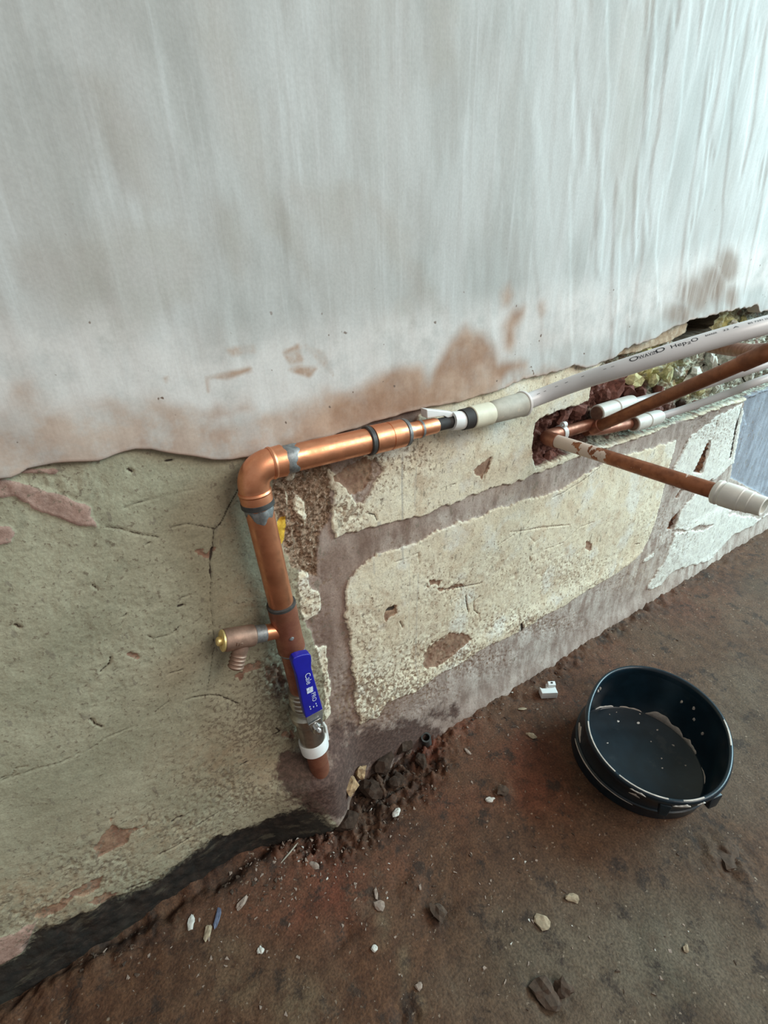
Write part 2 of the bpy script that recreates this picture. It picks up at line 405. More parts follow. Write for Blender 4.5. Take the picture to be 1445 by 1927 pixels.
s_mauve = sdf(X, Z, mauve_poly, 0.08) + edge
s_cream = union(X, Z, cream_polys) + edge * 1.6 + n2 * 0.010 * sstep(X, .3, .5)
s_white = union(X, Z, white_polys) + edge * 2.2 + n2 * 0.016
s_blue = union(X, Z, blue_polys) + edge * 0.5
s_earth = union(X, Z, earth_polys) + edge * 1.5
s_tan = union(X, Z, tan_polys) + edge * 1.7
s_pink = union(X, Z, pink_polys) + edge * 0.7
s_grime_shade = sdf(X, Z, grime_shade_poly, 0.08) + edge * 2
s_yellow = union(X, Z, yellow_polys) + edge * 0.5
s_hole = sdf(X, Z, hole_poly, 0.06) + edge * 1.2
s_ledge = sdf(X, Z, ledge_poly) + edge * 0.5
s_void = sdf(X, Z, void_poly) + edge * 0.5
s_slot = union(X, Z, slot_polys, 0.03)
s_dark = np.full(X.shape, -0.02)
wob = n1 * 0.0016
for pts, w in dark_items:
    q = wpoly(pts); w = w * .68 if w < .0025 else w; s_dark = np.maximum(s_dark, w - dline(X + wob, Z - wob, q, 0.02))
wear = blobs(X, Z, [(700, 1310, 70, 60, 1.0), (760, 1290, 90, 50, .8), (860, 1235, 120, 40, .7), (1000, 1170, 120, 30, .6), (690, 1200, 40, 80, .45), (700, 880, 60, 60, .6),
    (660, 960, 40, 40, .8), (770, 860, 60, 40, .55), (560, 960, 30, 60, .4), (560, 1130, 60, 60, .7), (600, 1300, 30, 90, .7), (520, 1290, 60, 60, .95), (490, 1370, 110, 70, .75), (440, 1480, 120, 60, .7), (350, 1560, 120, 50, .6),
    (200, 1640, 140, 50, .6), (60, 1720, 120, 50, .6), (840, 1110, 80, 60, .35), (300, 1200, 300, 300, .22), (100, 900, 120, 60, .35), (1100, 1080, 160, 50, .4), (1250, 1000, 60, 60, .4), (1350, 800, 60, 60, .45)], cw)
stain = blobs(X, Z, [(735, 1150, 40, 40, .6), (730, 1200, 40, 60, .5), (800, 1180, 90, 60, .5), (900, 1060, 150, 60, .35), (1000, 1080, 120, 60, .35), (620, 880, 60, 40, .4), (910, 890, 60, 30, .45), (1000, 930, 80, 30, .35),
    (440, 980, 40, 60, .4), (480, 1130, 60, 50, .5), (450, 1440, 130, 70, .45), (300, 1580, 160, 60, .4), (80, 1690, 160, 60, .6), (1150, 1010, 60, 40, .4), (1210, 1075, 60, 40, .4), (690, 880, 30, 40, .6)], cw)
rust = blobs(X, Z, [(1180, 730, 75, 45, 1.0), (1080, 800, 70, 60, 1.0), (1030, 850, 60, 40, 1.0), (1130, 740, 40, 40, 1.0), (1260, 770, 60, 30, .6)], cw)   # red brick in the opening
ochre = blobs(X, Z, [(1195, 715, 30, 22, 1.0), (1245, 708, 45, 18, .9), (1230, 650, 40, 16, .9), (1395, 610, 22, 22, .9), (1320, 735, 30, 16, .8), (1290, 690, 30, 16, .5)], cw)
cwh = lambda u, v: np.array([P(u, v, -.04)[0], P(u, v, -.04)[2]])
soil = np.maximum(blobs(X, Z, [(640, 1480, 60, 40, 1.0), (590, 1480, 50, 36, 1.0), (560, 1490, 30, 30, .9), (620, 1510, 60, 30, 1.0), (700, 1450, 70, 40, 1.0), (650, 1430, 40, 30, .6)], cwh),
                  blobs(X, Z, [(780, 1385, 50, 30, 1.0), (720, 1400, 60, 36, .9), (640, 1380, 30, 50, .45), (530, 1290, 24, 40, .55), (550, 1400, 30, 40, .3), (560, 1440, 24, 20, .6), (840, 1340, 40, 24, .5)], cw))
wash = blobs(X, Z, [(1190, 870, 110, 30, .6), (1110, 890, 60, 24, .4), (1270, 960, 50, 60, .55), (1200, 1075, 60, 40, .6), (1100, 1130, 70, 40, .5), (1000, 1200, 70, 50, .5), (900, 1270, 60, 40, .35), (1300, 1030, 90, 60, .8), (1390, 960, 60, 40, .8), (860, 975, 90, 20, .45), (980, 945, 90, 20, .4), (760, 1020, 60, 24, .35), (1400, 900, 50, 40, .6)], cw)
drip = np.zeros(X.shape)
for (u, v0, v1, w, k) in [(757, 860, 1060, .0008, .7), (713, 985, 1045, .0018, .6), (783, 880, 960, .0006, .5), (786, 1080, 1330, .0008, .5), (770, 1060, 1200, .0006, .4), (978, 1178, 1270, .0016, .8), (985, 1180, 1250, .001, .5),
                         (815, 1290, 1340, .001, .5), (905, 1225, 1290, .0008, .4), (1040, 1160, 1220, .001, .4), (1120, 1110, 1170, .0015, .5), (840, 985, 1010, .001, .4), (700, 1000, 1080, .001, .4), (735, 1320, 1380, .001, .4)]:
    a, b = cw(u, v0), cw(u, v1); b[0] = a[0]
    drip = np.maximum(drip, k * sstep(w * 1.6 - dline(X + n2 * .004, Z, [a, b], 0.01), -0.0006, 0.0009))

hole = sstep(s_hole, -0.002, 0.004); void = sstep(s_void, -0.002, 0.003)
Yw = n2 * 0.004 + n1 * 0.0012
Yw += 0.0035 * sstep(s_mauve, -0.001, 0.002) * sstep(Z, 0.17, 0.20)
Yw -= 0.0035 * np.maximum(sstep(s_cream, -0.0008, 0.0012), sstep(s_white, -0.0008, 0.0012)) * sstep(s_mauve, -0.002, 0.002)
Yw += sstep(s_earth, -0.001, 0.003) * (0.002 + n3 * 0.006 + n1 * 0.004)
Yw += 0.0018 * sstep(s_tan, -0.0006, 0.0012) + 0.0026 * sstep(s_dark, -0.0008, 0.0008)
Yw -= 0.0015 * sstep(s_pink, -0.0006, 0.001)
Yw += wear * sstep(n3 + n1 * 0.6, 0.03, 0.16) * 0.0022
Yw += 0.010 * sstep(s_slot, -0.001, 0.002) + 0.003 * sstep(s_blue, -0.001, 0.002)
rub = np.abs(fbm(X, Z, 45, 4, 33)) * 0.05 + fbm(X, Z, 110, 3, 37) * 0.012
Yw += hole * (0.020 + rub * (1 - .85 * sstep(s_ledge, -0.004, 0.002)) - 0.014 * sstep(s_ledge, -0.002, 0.003)) + void * 0.06
Yw += sstep(s_grime_shade, -0.004, 0.004) * (0.004 + n1 * 0.0035)
Yw -= 0.045 * np.exp(-((X - 0.160) / np.where(X < 0.160, 0.075, 0.042)) ** 2) * sstep(0.165 - Z, 0, 0.060) + 0.010 * sstep(0.05 - Z, 0, 0.06) * sstep(X, 0.2, 0.5)
me = grid_mesh('wall_back', X, Yw, Z)
for k, v in dict(mauve=s_mauve, cream=s_cream, white=s_white, blue=s_blue, earth=s_earth, tan=s_tan, pink=s_pink, grime_shade=s_grime_shade, yellow=s_yellow, hole=s_hole, ledge=s_ledge,
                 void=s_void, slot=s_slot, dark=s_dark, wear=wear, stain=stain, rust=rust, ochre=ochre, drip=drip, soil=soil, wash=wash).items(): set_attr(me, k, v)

g = G('old_render_wall', 0.86, spec=0.25)
fine = g.noise(420, 3); mid = g.noise(70, 5, 0.6); big = g.noise(9, 4); pit = g.noise(190, 4, 0.65)
vst = g.noise(26, 5, 0.62, g.vec((1.5, 1, 0.55)))
jit = g.math('MULTIPLY', g.math('SUBTRACT', pit, 0.5), 0.004)
def M(name, soft=0.0007, k=1.0):
    return g.sm(g.math('ADD', g.attr(name), g.math('MULTIPLY', jit, k)), -soft, soft)
c = g.mix(g.sm(big, .35, .65), (0.275, 0.254, 0.175), (0.35, 0.318, 0.225))
c = g.mix(g.sm(mid, .5, .75, 0, .45), c, (0.20, 0.19, 0.135))
m_ = g.mix(g.sm(vst, .35, .65), (0.19, 0.125, 0.098), (0.30, 0.215, 0.175))
m_ = g.mix(g.sm(g.noise(5, 3), .45, .7, 0, .6), m_, (0.40, 0.33, 0.285))
sx_ = g.n.new('ShaderNodeSeparateXYZ'); g.t.links.new(g.co, sx_.inputs[0])
m_ = g.mix(g.sm(sx_.outputs[0], .20, .60, 0, .62), m_, g.mix(g.sm(vst, .35, .65), (0.30, 0.235, 0.20), (0.46, 0.39, 0.345)))
c = g.mix(M('mauve', .001), c, m_)
c = g.mix(g.math('MULTIPLY', g.attr('wash'), g.sm(g.math('ADD', vst, g.math('MULTIPLY', mid, .6)), .62, .95)), c, (0.58, 0.55, 0.49))
e_ = g.mix(g.sm(g.noise(300, 4, .7), .4, .62), (0.10, 0.06, 0.035), (0.33, 0.225, 0.155)); e_ = g.mix(g.sm(fine, .62, .7), e_, (0.5, 0.42, 0.35))
c = g.mix(M('earth', .002), c, e_)
cr = g.mix(g.sm(mid, .35, .7), (0.70, 0.63, 0.475), (0.66, 0.605, 0.48)); cr = g.mix(g.sm(big, .4, .65, 0, .6), cr, (0.62, 0.52, 0.37))
cr = g.mix(g.sm(g.noise(24, 5, .7), .50, .64, 0, .75), cr, (0.52, 0.41, 0.29)); cr = g.mix(g.sm(g.noise(120, 4, .7), .56, .64, 0, .6), cr, (0.36, 0.29, 0.20)); cr = g.mix(g.sm(g.noise(13, 4, .6, g.vec((1, 1, 1), (0, 0, 0), (3, 0, 5))), .52, .66, 0, .8), cr, (0.68, 0.66, 0.58))
cr = g.mix(g.attr('drip'), cr, (0.33, 0.31, 0.28))
c = g.mix(g.math('MULTIPLY', M('cream', .0006), M('mauve', .001)), c, cr)
c = g.mix(M('white', .0006), c, g.mix(g.sm(mid, .4, .7), (0.68, 0.67, 0.60), (0.55, 0.53, 0.49)))
c = g.mix(M('blue', .001), c, g.mix(g.sm(g.noise(20, 4, .6, g.vec((2.5, 1, .6))), .35, .65), (0.21, 0.22, 0.25), (0.30, 0.325, 0.37)))
c = g.mix(M('tan', .0006), c, g.mix(g.sm(mid, .4, .65), (0.22, 0.125, 0.085), (0.30, 0.19, 0.13)))
c = g.mix(M('pink', .0006), c, g.mix(g.sm(mid, .4, .65), (0.36, 0.235, 0.19), (0.27, 0.17, 0.135)))
c = g.mix(g.math('MULTIPLY', g.attr('stain'), g.sm(mid, .38, .6, .2, 1)), c, g.mix(0.8, c, (0.34, 0.21, 0.12)))
sp = g.math('ADD', g.math('MULTIPLY', pit, 1.0), g.math('MULTIPLY', g.attr('wear'), 0.19))
c = g.mix(g.math('MULTIPLY', g.sm(sp, .62, .67), .8), c, g.mix(M('mauve', .001), (0.165, 0.130, 0.090), (0.20, 0.13, 0.085)))
c = g.mix(g.math('MULTIPLY', g.sm(g.noise(130, 3, .5, g.vec((1, 1, .4), (0, .6, 0))), .64, .68), .6), c, (0.19, 0.16, 0.12))
c = g.mix(M('yellow', .0006), c, (0.55, 0.34, 0.04))
gr = g.mix(g.sm(mid, .35, .75), (0.014, 0.012, 0.010), (0.036, 0.025, 0.019)); gr = g.mix(g.sm(big, .5, .65, 0, .6), gr, (0.030, 0.027, 0.021))  # wall-foot grime, blackened further to paint in the low light there
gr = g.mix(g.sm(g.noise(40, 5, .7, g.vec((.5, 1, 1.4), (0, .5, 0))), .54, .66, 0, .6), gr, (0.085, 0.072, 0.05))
c = g.mix(M('grime_shade', .011, 8), c, gr)
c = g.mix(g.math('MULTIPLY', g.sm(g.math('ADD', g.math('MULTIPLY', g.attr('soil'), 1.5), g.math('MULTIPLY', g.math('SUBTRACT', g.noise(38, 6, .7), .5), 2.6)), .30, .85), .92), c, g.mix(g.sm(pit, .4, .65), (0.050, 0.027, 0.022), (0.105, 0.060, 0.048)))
h_ = g.mix(g.sm(pit, .4, .62), (0.16, 0.15, 0.12), (0.50, 0.52, 0.42)); h_ = g.mix(g.sm(mid, .55, .62), h_, (0.22, 0.14, 0.11))
h_ = g.mix(g.math('MULTIPLY', g.attr('ochre'), g.sm(mid, .3, .5)), h_, (0.62, 0.55, 0.22))
h_ = g.mix(g.sm(g.attr('rust'), .3, .6), h_, g.mix(g.sm(pit, .4, .65), (0.10, 0.04, 0.03), (0.22, 0.105, 0.085)))
h_ = g.mix(M('ledge', .001), h_, g.mix(g.sm(mid, .4, .65), (0.36, 0.26, 0.17), (0.45, 0.36, 0.26)))
h_ = g.mix(g.sm(g.attr('void'), -.009, -.005), h_, (0.07, 0.055, 0.035))
c = g.mix(M('hole', .001), c, h_)
c = g.mix(M('dark', .0005, .3), c, (0.045, 0.032, 0.024)); c = g.mix(M('slot', .0006, .3), c, g.mix(g.sm(mid, .4, .6), (0.05, 0.02, 0.012), (0.26, 0.13, 0.075)))
c = g.mul(c, fine, .86, 1.12)
bp = g.bump(g.math('ADD', g.math('MULTIPLY', pit, .7), g.math('MULTIPLY', fine, .3)), .0016, .55)
wall_mat = g.done(c, normal=bp)
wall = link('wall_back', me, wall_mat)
struct(wall, 'old painted lower wall with stripped chases, cracks and a rubble opening')

# ================================================================== UPPER WALL: new skim coat of plaster, proud of the old render
ep = wpoly(skim_edge_px)
sx = axis(-1.3, 2.7, -0.31, 1.85, 0.003, 1.08, 0.06)
ez = np.interp(sx, ep[:, 0], ep[:, 1])
ez = ez + fbm(sx, sx * 0 + 3.3, 90, 3, 71) * 0.006 * sstep(sx, .3, .5) + fbm(sx, sx * 0 + 1.3, 40, 3, 72) * 0.003
tt = np.concatenate([[0, 0, 0.0012], np.linspace(0.003, 0.75, 230)[0:], np.linspace(0.78, 2.0, 20)])
SX = np.tile(sx, (len(tt), 1)); SZ = ez[None, :] + tt[:, None]
SZ[-1] = 2.5; SZ = np.minimum(SZ, 2.5)
DZ = SZ - ez[None, :]
SY = -0.0052 + fbm(SX, SZ, 7, 3, 80) * 0.004 + fbm(SX * 2.0, SZ * 0.5, 25, 3, 84) * 0.0012
SY -= 0.0035 * np.exp(-(DZ / 0.03) ** 2) * (0.4 + fbm(SX, SZ, 25, 2, 88)) + fbm(SX, SZ, 50, 3, 89) * 0.002 * np.exp(-DZ / 0.05)
SY -= 0.0010 * sstep(fbm(SX + 0.25 * SZ, SZ * 0.14, 45, 3, 91), -0.02, 0.08) * sstep(SX, 0.35, 0.7)
SY[1] += 0.0008; SY[0] = 0.016                          # underside lip runs back into the wall
me = grid_mesh('plaster_skim', SX, SY, SZ)
C1 = lambda pts: crop(0, 0, 1.901, pts)
C2 = lambda pts: crop(700, 0, 1.9396, pts)
swath = [wpoly(C1(q)) for q in ([(690, -100), (740, 200), (840, 520), (890, 680), (960, 820), (1060, 930), (1090, 970), (1060, 860), (960, 680), (900, 470), (830, 250), (760, -100)],
    [(60, 900), (290, 852), (310, 832), (640, 775), (690, 860), (730, 930), (650, 1050), (560, 1120), (430, 1230), (300, 1180), (180, 1090), (90, 1010)],
    [(1040, 692), (1250, 682), (1270, 760), (1200, 870), (1130, 780)], [(780, 750), (835, 742), (845, 900), (830, 960), (790, 860)],
    [(1330, 1170), (1400, 1110), (1460, 1060), (1460, 1180), (1380, 1190)], [(330, 300), (400, 320), (500, 560), (620, 760), (520, 760), (420, 540)])]
swath += [wpoly(C2(q)) for q in ([(900, 40), (1000, 20), (960, 400), (950, 760), (900, 900), (860, 600), (880, 300)], [(0, 740), (60, 800), (160, 960), (250, 1140), (190, 1140), (80, 980)],
    [(200, 0), (290, 0), (290, 240), (200, 300)])]
damp_p = [wpoly([(520, 845), (560, 800), (620, 752), (680, 728), (740, 692), (786, 690), (803, 720), (818, 682), (845, 640), (872, 617), (900, 628), (922, 655), (934, 682), (960, 680), (985, 681), (985, 690), (950, 700), (932, 722), (905, 742), (870, 757), (800, 772), (740, 784), (680, 802), (600, 825)]),
          wpoly([(948, 650), (945, 612), (958, 585), (980, 580), (978, 592), (962, 620), (957, 660)]), wpoly(C2([(465, 1080), (485, 1050), (500, 1080), (490, 1110), (470, 1112)])), wpoly(C2([(597, 1120), (608, 1112), (613, 1135), (603, 1148)]))]
tanl_p = [wpoly([(-300, 860), (-100, 810), (0, 785), (120, 778), (250, 755), (300, 745), (330, 765), (380, 790), (450, 790), (540, 765), (600, 740), (660, 735), (640, 770), (800, 760), (900, 730), (1040, 690), (1040, 720), (900, 770), (700, 820), (400, 880), (0, 930), (-300, 990)]),
          wpoly(C1([(40, 1380), (100, 1370), (150, 1440), (150, 1500), (60, 1490)])), wpoly(C1([(610, 1500), (660, 1490), (670, 1505), (620, 1515)])), wpoly(C1([(690, 1490), (880, 1440), (900, 1460), (760, 1500)]))]
mark_p = [wpoly(C1(q)) for q in ([(1000, 1255), (1060, 1230), (1075, 1290), (1030, 1300)], [(1085, 1235), (1150, 1260), (1185, 1340), (1150, 1310)], [(800, 1245), (900, 1235), (905, 1255), (820, 1272)], [(728, 1345), (740, 1345), (742, 1400), (735, 1400)],
    [(1030, 1320), (1130, 1310), (1100, 1345)], [(730, 1345), (890, 1310), (900, 1325), (800, 1355)], [(580, 1350), (595, 1345), (592, 1368)])]
rstain = blobs(SX, SZ, [(1362, 500, 24, 38, 1.0), (1335, 535, 32, 44, .95), (1305, 555, 38, 44, .9), (1275, 590, 44, 26, .8), (1368, 560, 20, 32, .8), (1020, 640, 40, 40, .35), (1060, 640, 30, 40, .3)], cw)
es = fbm(SX, SZ, 40, 3, 95)
set_attr(me, 'swath', union(SX, SZ, swath) + es * 0.022); set_attr(me, 'damp', union(SX, SZ, damp_p) + es * 0.008)
set_attr(me, 'tanlow', union(SX, SZ, tanl_p) + es * 0.022); set_attr(me, 'mark', union(SX, SZ, mark_p) + es * 0.004)
set_attr(me, 'rstain', rstain); set_attr(me, 'rise', DZ)
g = G('skim_plaster', 0.72, spec=0.3)
fine = g.noise(380, 3); mid = g.noise(35, 5, .6); big = g.noise(4.5, 4)
st = g.noise(9, 5, .62, g.vec((1.6, 1, .50), (0, .40, 0))); st2 = g.noise(40, 4, .6, g.vec((2.0, 1, .10), (0, -.10, 0)))
c = g.mix(g.sm(big, .35, .65), (0.35, 0.343, 0.322), (0.405, 0.385, 0.36))
c = g.mix(g.sm(st, .40, .60, 0, .65), c, (0.475, 0.468, 0.45))
c = g.mix(g.sm(st2, .52, .70, 0, .32), c, (0.56, 0.56, 0.55))
c = g.mix(g.math('MULTIPLY', g.sm(g.attr('swath'), -.014, .008), .34), c, g.mix(g.sm(mid, .4, .6), (0.33, 0.29, 0.24), (0.36, 0.31, 0.27)))
wb = g.math('MULTIPLY', g.sm(g.attr('rise'), .02, .05), g.sm(g.attr('rise'), .13, .085))
c = g.mix(g.math('MULTIPLY', wb, g.sm(mid, .3, .6, .3, .8)), c, (0.60, 0.56, 0.53))
c = g.mix(g.math('MULTIPLY', g.sm(g.attr('tanlow'), -.016, .010), g.sm(mid, .36, .60, .45, 1.0)), c, g.mix(g.sm(st, .4, .6), (0.345, 0.24, 0.185), (0.43, 0.33, 0.27)))
dm = g.math('MULTIPLY', g.sm(g.attr('damp'), -.012, .010), g.sm(mid, .2, .6, .72, 1.0))
c = g.mix(dm, c, g.mix(g.sm(g.noise(22, 4), .38, .65), (0.285, 0.165, 0.105), (0.40, 0.27, 0.195)))
c = g.mix(g.math('MULTIPLY', g.sm(g.attr('mark'), -.003, .002), g.sm(mid, .35, .6, .2, .9)), c, (0.34, 0.215, 0.145))
c = g.mix(g.math('MULTIPLY', g.sm(g.attr('rstain'), .15, .85), g.sm(st2, .25, .6, .6, 1.0)), c, (0.25, 0.185, 0.145))
spk = g.math('MULTIPLY', g.sm(g.noise(90, 2), .73, .76), g.sm(g.attr('rise'), .22, .05))
c = g.mix(spk, c, (0.15, 0.10, 0.075))
ed = g.sm(g.attr('rise'), .006, .0, 0, .55); c = g.mix(g.math('MULTIPLY', ed, g.sm(mid, .3, .6)), c, (0.50, 0.36, 0.29))
c = g.mul(c, fine, .95, 1.05)
bp = g.bump(g.math('ADD', g.math('MULTIPLY', st2, .5), g.math('ADD', g.math('MULTIPLY', fine, .12), g.math('MULTIPLY', mid, .3))), .0025, .2)
skim = link('plaster_skim', me, g.done(c, normal=bp), wall)
skim['label'] = 'grey white skim plaster with tan damp patches and ragged lower edge'

# ================================================================== FLOOR
fx = axis(-1.5, 2.9, -0.33, 1.05, 0.003, 1.02, 0.08)
fy = axis(-2.6, 0.12, -0.58, 0.06, 0.003, 1.03, 0.08)
FX, FY = np.meshgrid(fx, fy)
m1 = fbm(FX, FY, 9, 4, 101); m2 = fbm(FX, FY, 60, 3, 105); m3 = fbm(FX, FY, 200, 2, 109)
crev = sdf(FX, FY, fpoly([(520, 1570), (590, 1500), (650, 1470), (720, 1400), (790, 1390), (830, 1375), (830, 1440), (790, 1490), (740, 1520), (700, 1570), (640, 1600), (570, 1620)]), 0.06) + m2 * 0.03
rubz = sstep(crev, -0.03, 0.02)
edgez = np.exp(-(np.maximum(-FY, 0) / 0.035) ** 2)       # dirt banked up against the wall
FZ = m1 * 0.006 + m2 * 0.0015
FZ += rubz * (np.abs(m2) * 0.05 - 0.012 + m3 * 0.014) + edgez * (0.004 + m2 * 0.016 + m3 * 0.004)
gull = dline(FX, FY, fpoly([(0, 1880), (200, 1770), (420, 1650), (560, 1545), (625, 1500), (660, 1455), (720, 1405)]), 0.06)
FZ -= 0.012 * np.exp(-(gull / 0.012) ** 2)
bk = np.hypot(FX - .644, FY + .23); FZ *= sstep(bk, 0.10, 0.15)
for (u, v, rr, hh) in [(825, 1715, .022, -.006), (1035, 1870, .024, -.005), (1370, 1620, .03, .004), (945, 1490, .02, .003), (780, 1680, .02, .003), (650, 1760, .018, -.004), (770, 1905, .015, -.006)]:
    q = cf(u, v); FZ += hh * np.exp(-((FX - q[0]) ** 2 + (FY - q[1]) ** 2) / rr ** 2) * (1 + 4 * m2)
me = grid_mesh('floor', FX, FY, FZ)
red = blobs(FX, FY, [(600, 1640, 110, 90, 1.0), (520, 1700, 120, 60, .8), (800, 1400, 60, 30, .9), (880, 1380, 60, 40, .7), (730, 1620, 60, 60, .6), (950, 1420, 120, 60, .55), (880, 1500, 100, 60, .45), (1050, 1330, 60, 40, .5), (1000, 1480, 80, 60, .45), (1150, 1240, 90, 40, .35), (1300, 1130, 120, 50, .35)], cf)
grey = blobs(FX, FY, [(1250, 1800, 250, 180, 1.0), (1050, 1800, 180, 140, .85), (1420, 1880, 120, 120, .8), (1400, 1350, 120, 200, .6), (1350, 1180, 160, 90, .4), (1420, 1110, 60, 30, .7), (1300, 1600, 150, 90, .5), (1200, 1200, 90, 60, .35), (900, 1850, 100, 80, .4)], cf)
floor_dark = blobs(FX, FY, [(600, 1540, 90, 50, 1.0), (680, 1500, 70, 60, 1.0), (750, 1440, 50, 50, 1.0), (420, 1640, 110, 40, .8), (200, 1760, 150, 40, .8), (640, 1600, 60, 40, .6), (750, 1560, 60, 40, .6), (960, 1600, 50, 40, .45), (825, 1715, 22, 28, .8), (1035, 1868, 32, 30, .8), (1370, 1620, 36, 26, .5), (770, 1905, 20, 18, .8), (1060, 1270, 60, 30, .4), (1330, 1090, 90, 18, .5), (1230, 1150, 60, 18, .4)], cf)
sand = blobs(FX, FY, [(560, 1890, 60, 60, .7), (450, 1860, 60, 50, .5), (430, 1790, 40, 50, .45), (720, 1740, 14, 40, .6), (760, 1820, 14, 60, .6), (790, 1890, 14, 40, .5)], cf)
set_attr(me, 'red', red); set_attr(me, 'grey', grey); set_attr(me, 'floor_dark', floor_dark); set_attr(me, 'sand', sand); set_attr(me, 'crev', crev)
g = G('dirty_concrete_floor', 0.82, spec=0.3)
fine = g.noise(330, 4, .6); mid = g.noise(55, 5, .62); big = g.noise(7, 4)
c = g.mix(g.sm(mid, .35, .65), (0.056, 0.023, 0.011), (0.096, 0.043, 0.021))
c = g.mix(g.sm(big, .4, .65, 0, .6), c, (0.076, 0.042, 0.024))
c = g.mix(g.math('MULTIPLY', g.attr('grey'), g.sm(mid, .25, .55, .6, 1)), c, g.mix(g.sm(big, .4, .6), (0.066, 0.052, 0.034), (0.102, 0.078, 0.053)))
c = g.mix(g.math('MULTIPLY', g.attr('red'), g.sm(mid, .3, .62, .35, 1)), c, g.mix(g.sm(big, .4, .6), (0.130, 0.030, 0.016), (0.130, 0.046, 0.024)))
c = g.mix(g.math('MULTIPLY', g.attr('sand'), g.sm(mid, .3, .62, .2, 1)), c, (0.125, 0.092, 0.055))
c = g.mix(g.math('MULTIPLY', g.attr('floor_dark'), g.sm(mid, .32, .6, 1.0, .35)), c, (0.020, 0.012, 0.009))  # darker spots along the wall foot and around the clods
c = g.mix(g.sm(g.noise(24, 6, .75), .53, .64, 0, .85), c, (0.028, 0.017, 0.012))
c = g.mix(g.sm(g.noise(160, 3), .66, .70, 0, .7), c, (0.22, 0.165, 0.12))
c = g.mix(g.sm(g.noise(11, 6, .75, g.vec((1, 1, 1), (0, 0, .7), (9, 4, 0))), .56, .66, 0, .40), c, (0.105, 0.073, 0.047))
c = g.mul(c, fine, .62, 1.38)
bp = g.bump(g.math('ADD', g.math('MULTIPLY', fine, .4), g.math('MULTIPLY', mid, .8)), .004, .5)
floor = link('floor', me, g.done(c, normal=bp)); struct(floor, 'bare brown concrete floor with red brick dust and crumbs')

# ------------------------------------------------------------------ simple materials
def copper(name, a, b, rough, tarnish, metal=1.0):
    g = G(name, rough, metal); n = g.noise(60, 5, .65); k = g.noise(14, 3)
    c = g.mix(g.sm(n, .35, .7), a, b); c = g.mix(g.sm(k, .5, .7, 0, tarnish), c, (0.16, 0.075, 0.045))
    return g.done(c, rough=g.sm(n, .3, .7, rough - .07, rough + .14), normal=g.bump(g.noise(220, 3), .0006, .12))
cu_bright = copper('bright_copper', (0.80, 0.36, 0.20), (0.66, 0.27, 0.14), .36, .35, .92)
cu_dull = copper('tarnished_copper', (0.40, 0.17, 0.105), (0.27, 0.10, 0.065), .46, .6, .7)
cu_brown = copper('brown_copper', (0.30, 0.115, 0.055), (0.20, 0.075, 0.038), .42, .5, .55)
cu_painted = None
g = G('paint_flaked_copper', .45, .5); n = g.noise(38, 4, .6)
base = g.mix(g.sm(g.noise(80, 4), .4, .65), (0.33, 0.125, 0.06), (0.22, 0.08, 0.04))
yy = g.n.new('ShaderNodeSeparateXYZ'); g.t.links.new(g.co, yy.inputs[0])
nearw = g.sm(yy.outputs[1], -.20, -.02, .0, .24)
pm = g.sm(g.math('ADD', n, nearw), .64, .66)
cu_painted = g.done(g.mix(pm, base, (0.62, 0.50, 0.42)), rough=g.sm(pm, 0, 1, .42, .75), metal=g.sm(pm, 0, 1, .55, 0))
def plain(name, col, rough, metal=0.0, var=0.15, scale=60, spec=0.4, dirt=None, dlev=.62):
    g = G(name, rough, metal, spec); n = g.noise(scale, 4, .6)
    c = g.mix(g.sm(n, .3, .7), tuple(x * (1 - var) for x in col), tuple(min(1, x * (1 + var * .4)) for x in col))
    if dirt: c = g.mix(g.sm(g.noise(scale * .6, 5, .65), dlev, dlev + .08, 0, .8), c, dirt)
    return g.done(c, normal=g.bump(n, .0005, .15))
solder = plain('solder_grey', (0.24, 0.25, 0.25), .5, .55, .4, 160)
solder_dark = plain('dark_solder_line', (0.07, 0.07, 0.068), .55, .35, .3, 160)
nickel = plain('nickel_plate', (0.52, 0.50, 0.44), .28, .95, .25, 90)
steel = plain('zinc_steel', (0.72, 0.74, 0.74), .22, 1.0, .15, 90)
plate_m = plain('grey_steel_plate', (0.36, 0.36, 0.35), .45, .8, .2, 90)
bluep = plain('blue_plastic', (0.012, 0.014, 0.30), .34, 0, .15, 50, .5)
print_w = plain('white_print', (0.62, 0.68, 0.80), .6, 0, .1)
print_k = plain('black_print', (0.025, 0.03, 0.035), .6, 0, .1)
white_pl = plain('white_plastic', (0.74, 0.74, 0.72), .38, 0, .06, 40, .5, (0.46, 0.40, 0.34), .66)
white_pipe = plain('white_pipe_plastic', (0.70, 0.71, 0.72), .33, 0, .04, 30, .5, (0.55, 0.52, 0.48), .68)
fit_pl = plain('off_white_fitting_plastic', (0.70, 0.69, 0.63), .42, 0, .08, 60, .45, (0.42, 0.36, 0.28), .64)
cream_pl = plain('cream_plastic', (0.72, 0.70, 0.55), .5, 0, .1, 60, .4, (0.45, 0.42, 0.30), .6)
sleeve_pl = plain('dusty_grey_plastic', (0.50, 0.49, 0.42), .6, 0, .2, 50, .35, (0.62, 0.56, 0.45), .58)
black_d = plain('black_rubber', (0.030, 0.026, 0.024), .7, 0, .3)
brass = plain('brass', (0.80, 0.62, 0.27), .42, .75, .2, 120)
gunm = plain('gunmetal_bronze', (0.30, 0.185, 0.135), .55, .55, .25, 120)
bucket_m = plain('black_navy_plastic', (0.005, 0.014, 0.022), .30, 0, .3, 40, .36, (0.022, 0.028, 0.032), .6)
plaster_m = plain('dried_plaster', (0.48, 0.42, 0.37), .85, 0, .3, 90)
plaster_w = plain('white_dried_plaster', (0.70, 0.70, 0.66), .8, 0, .2, 90)

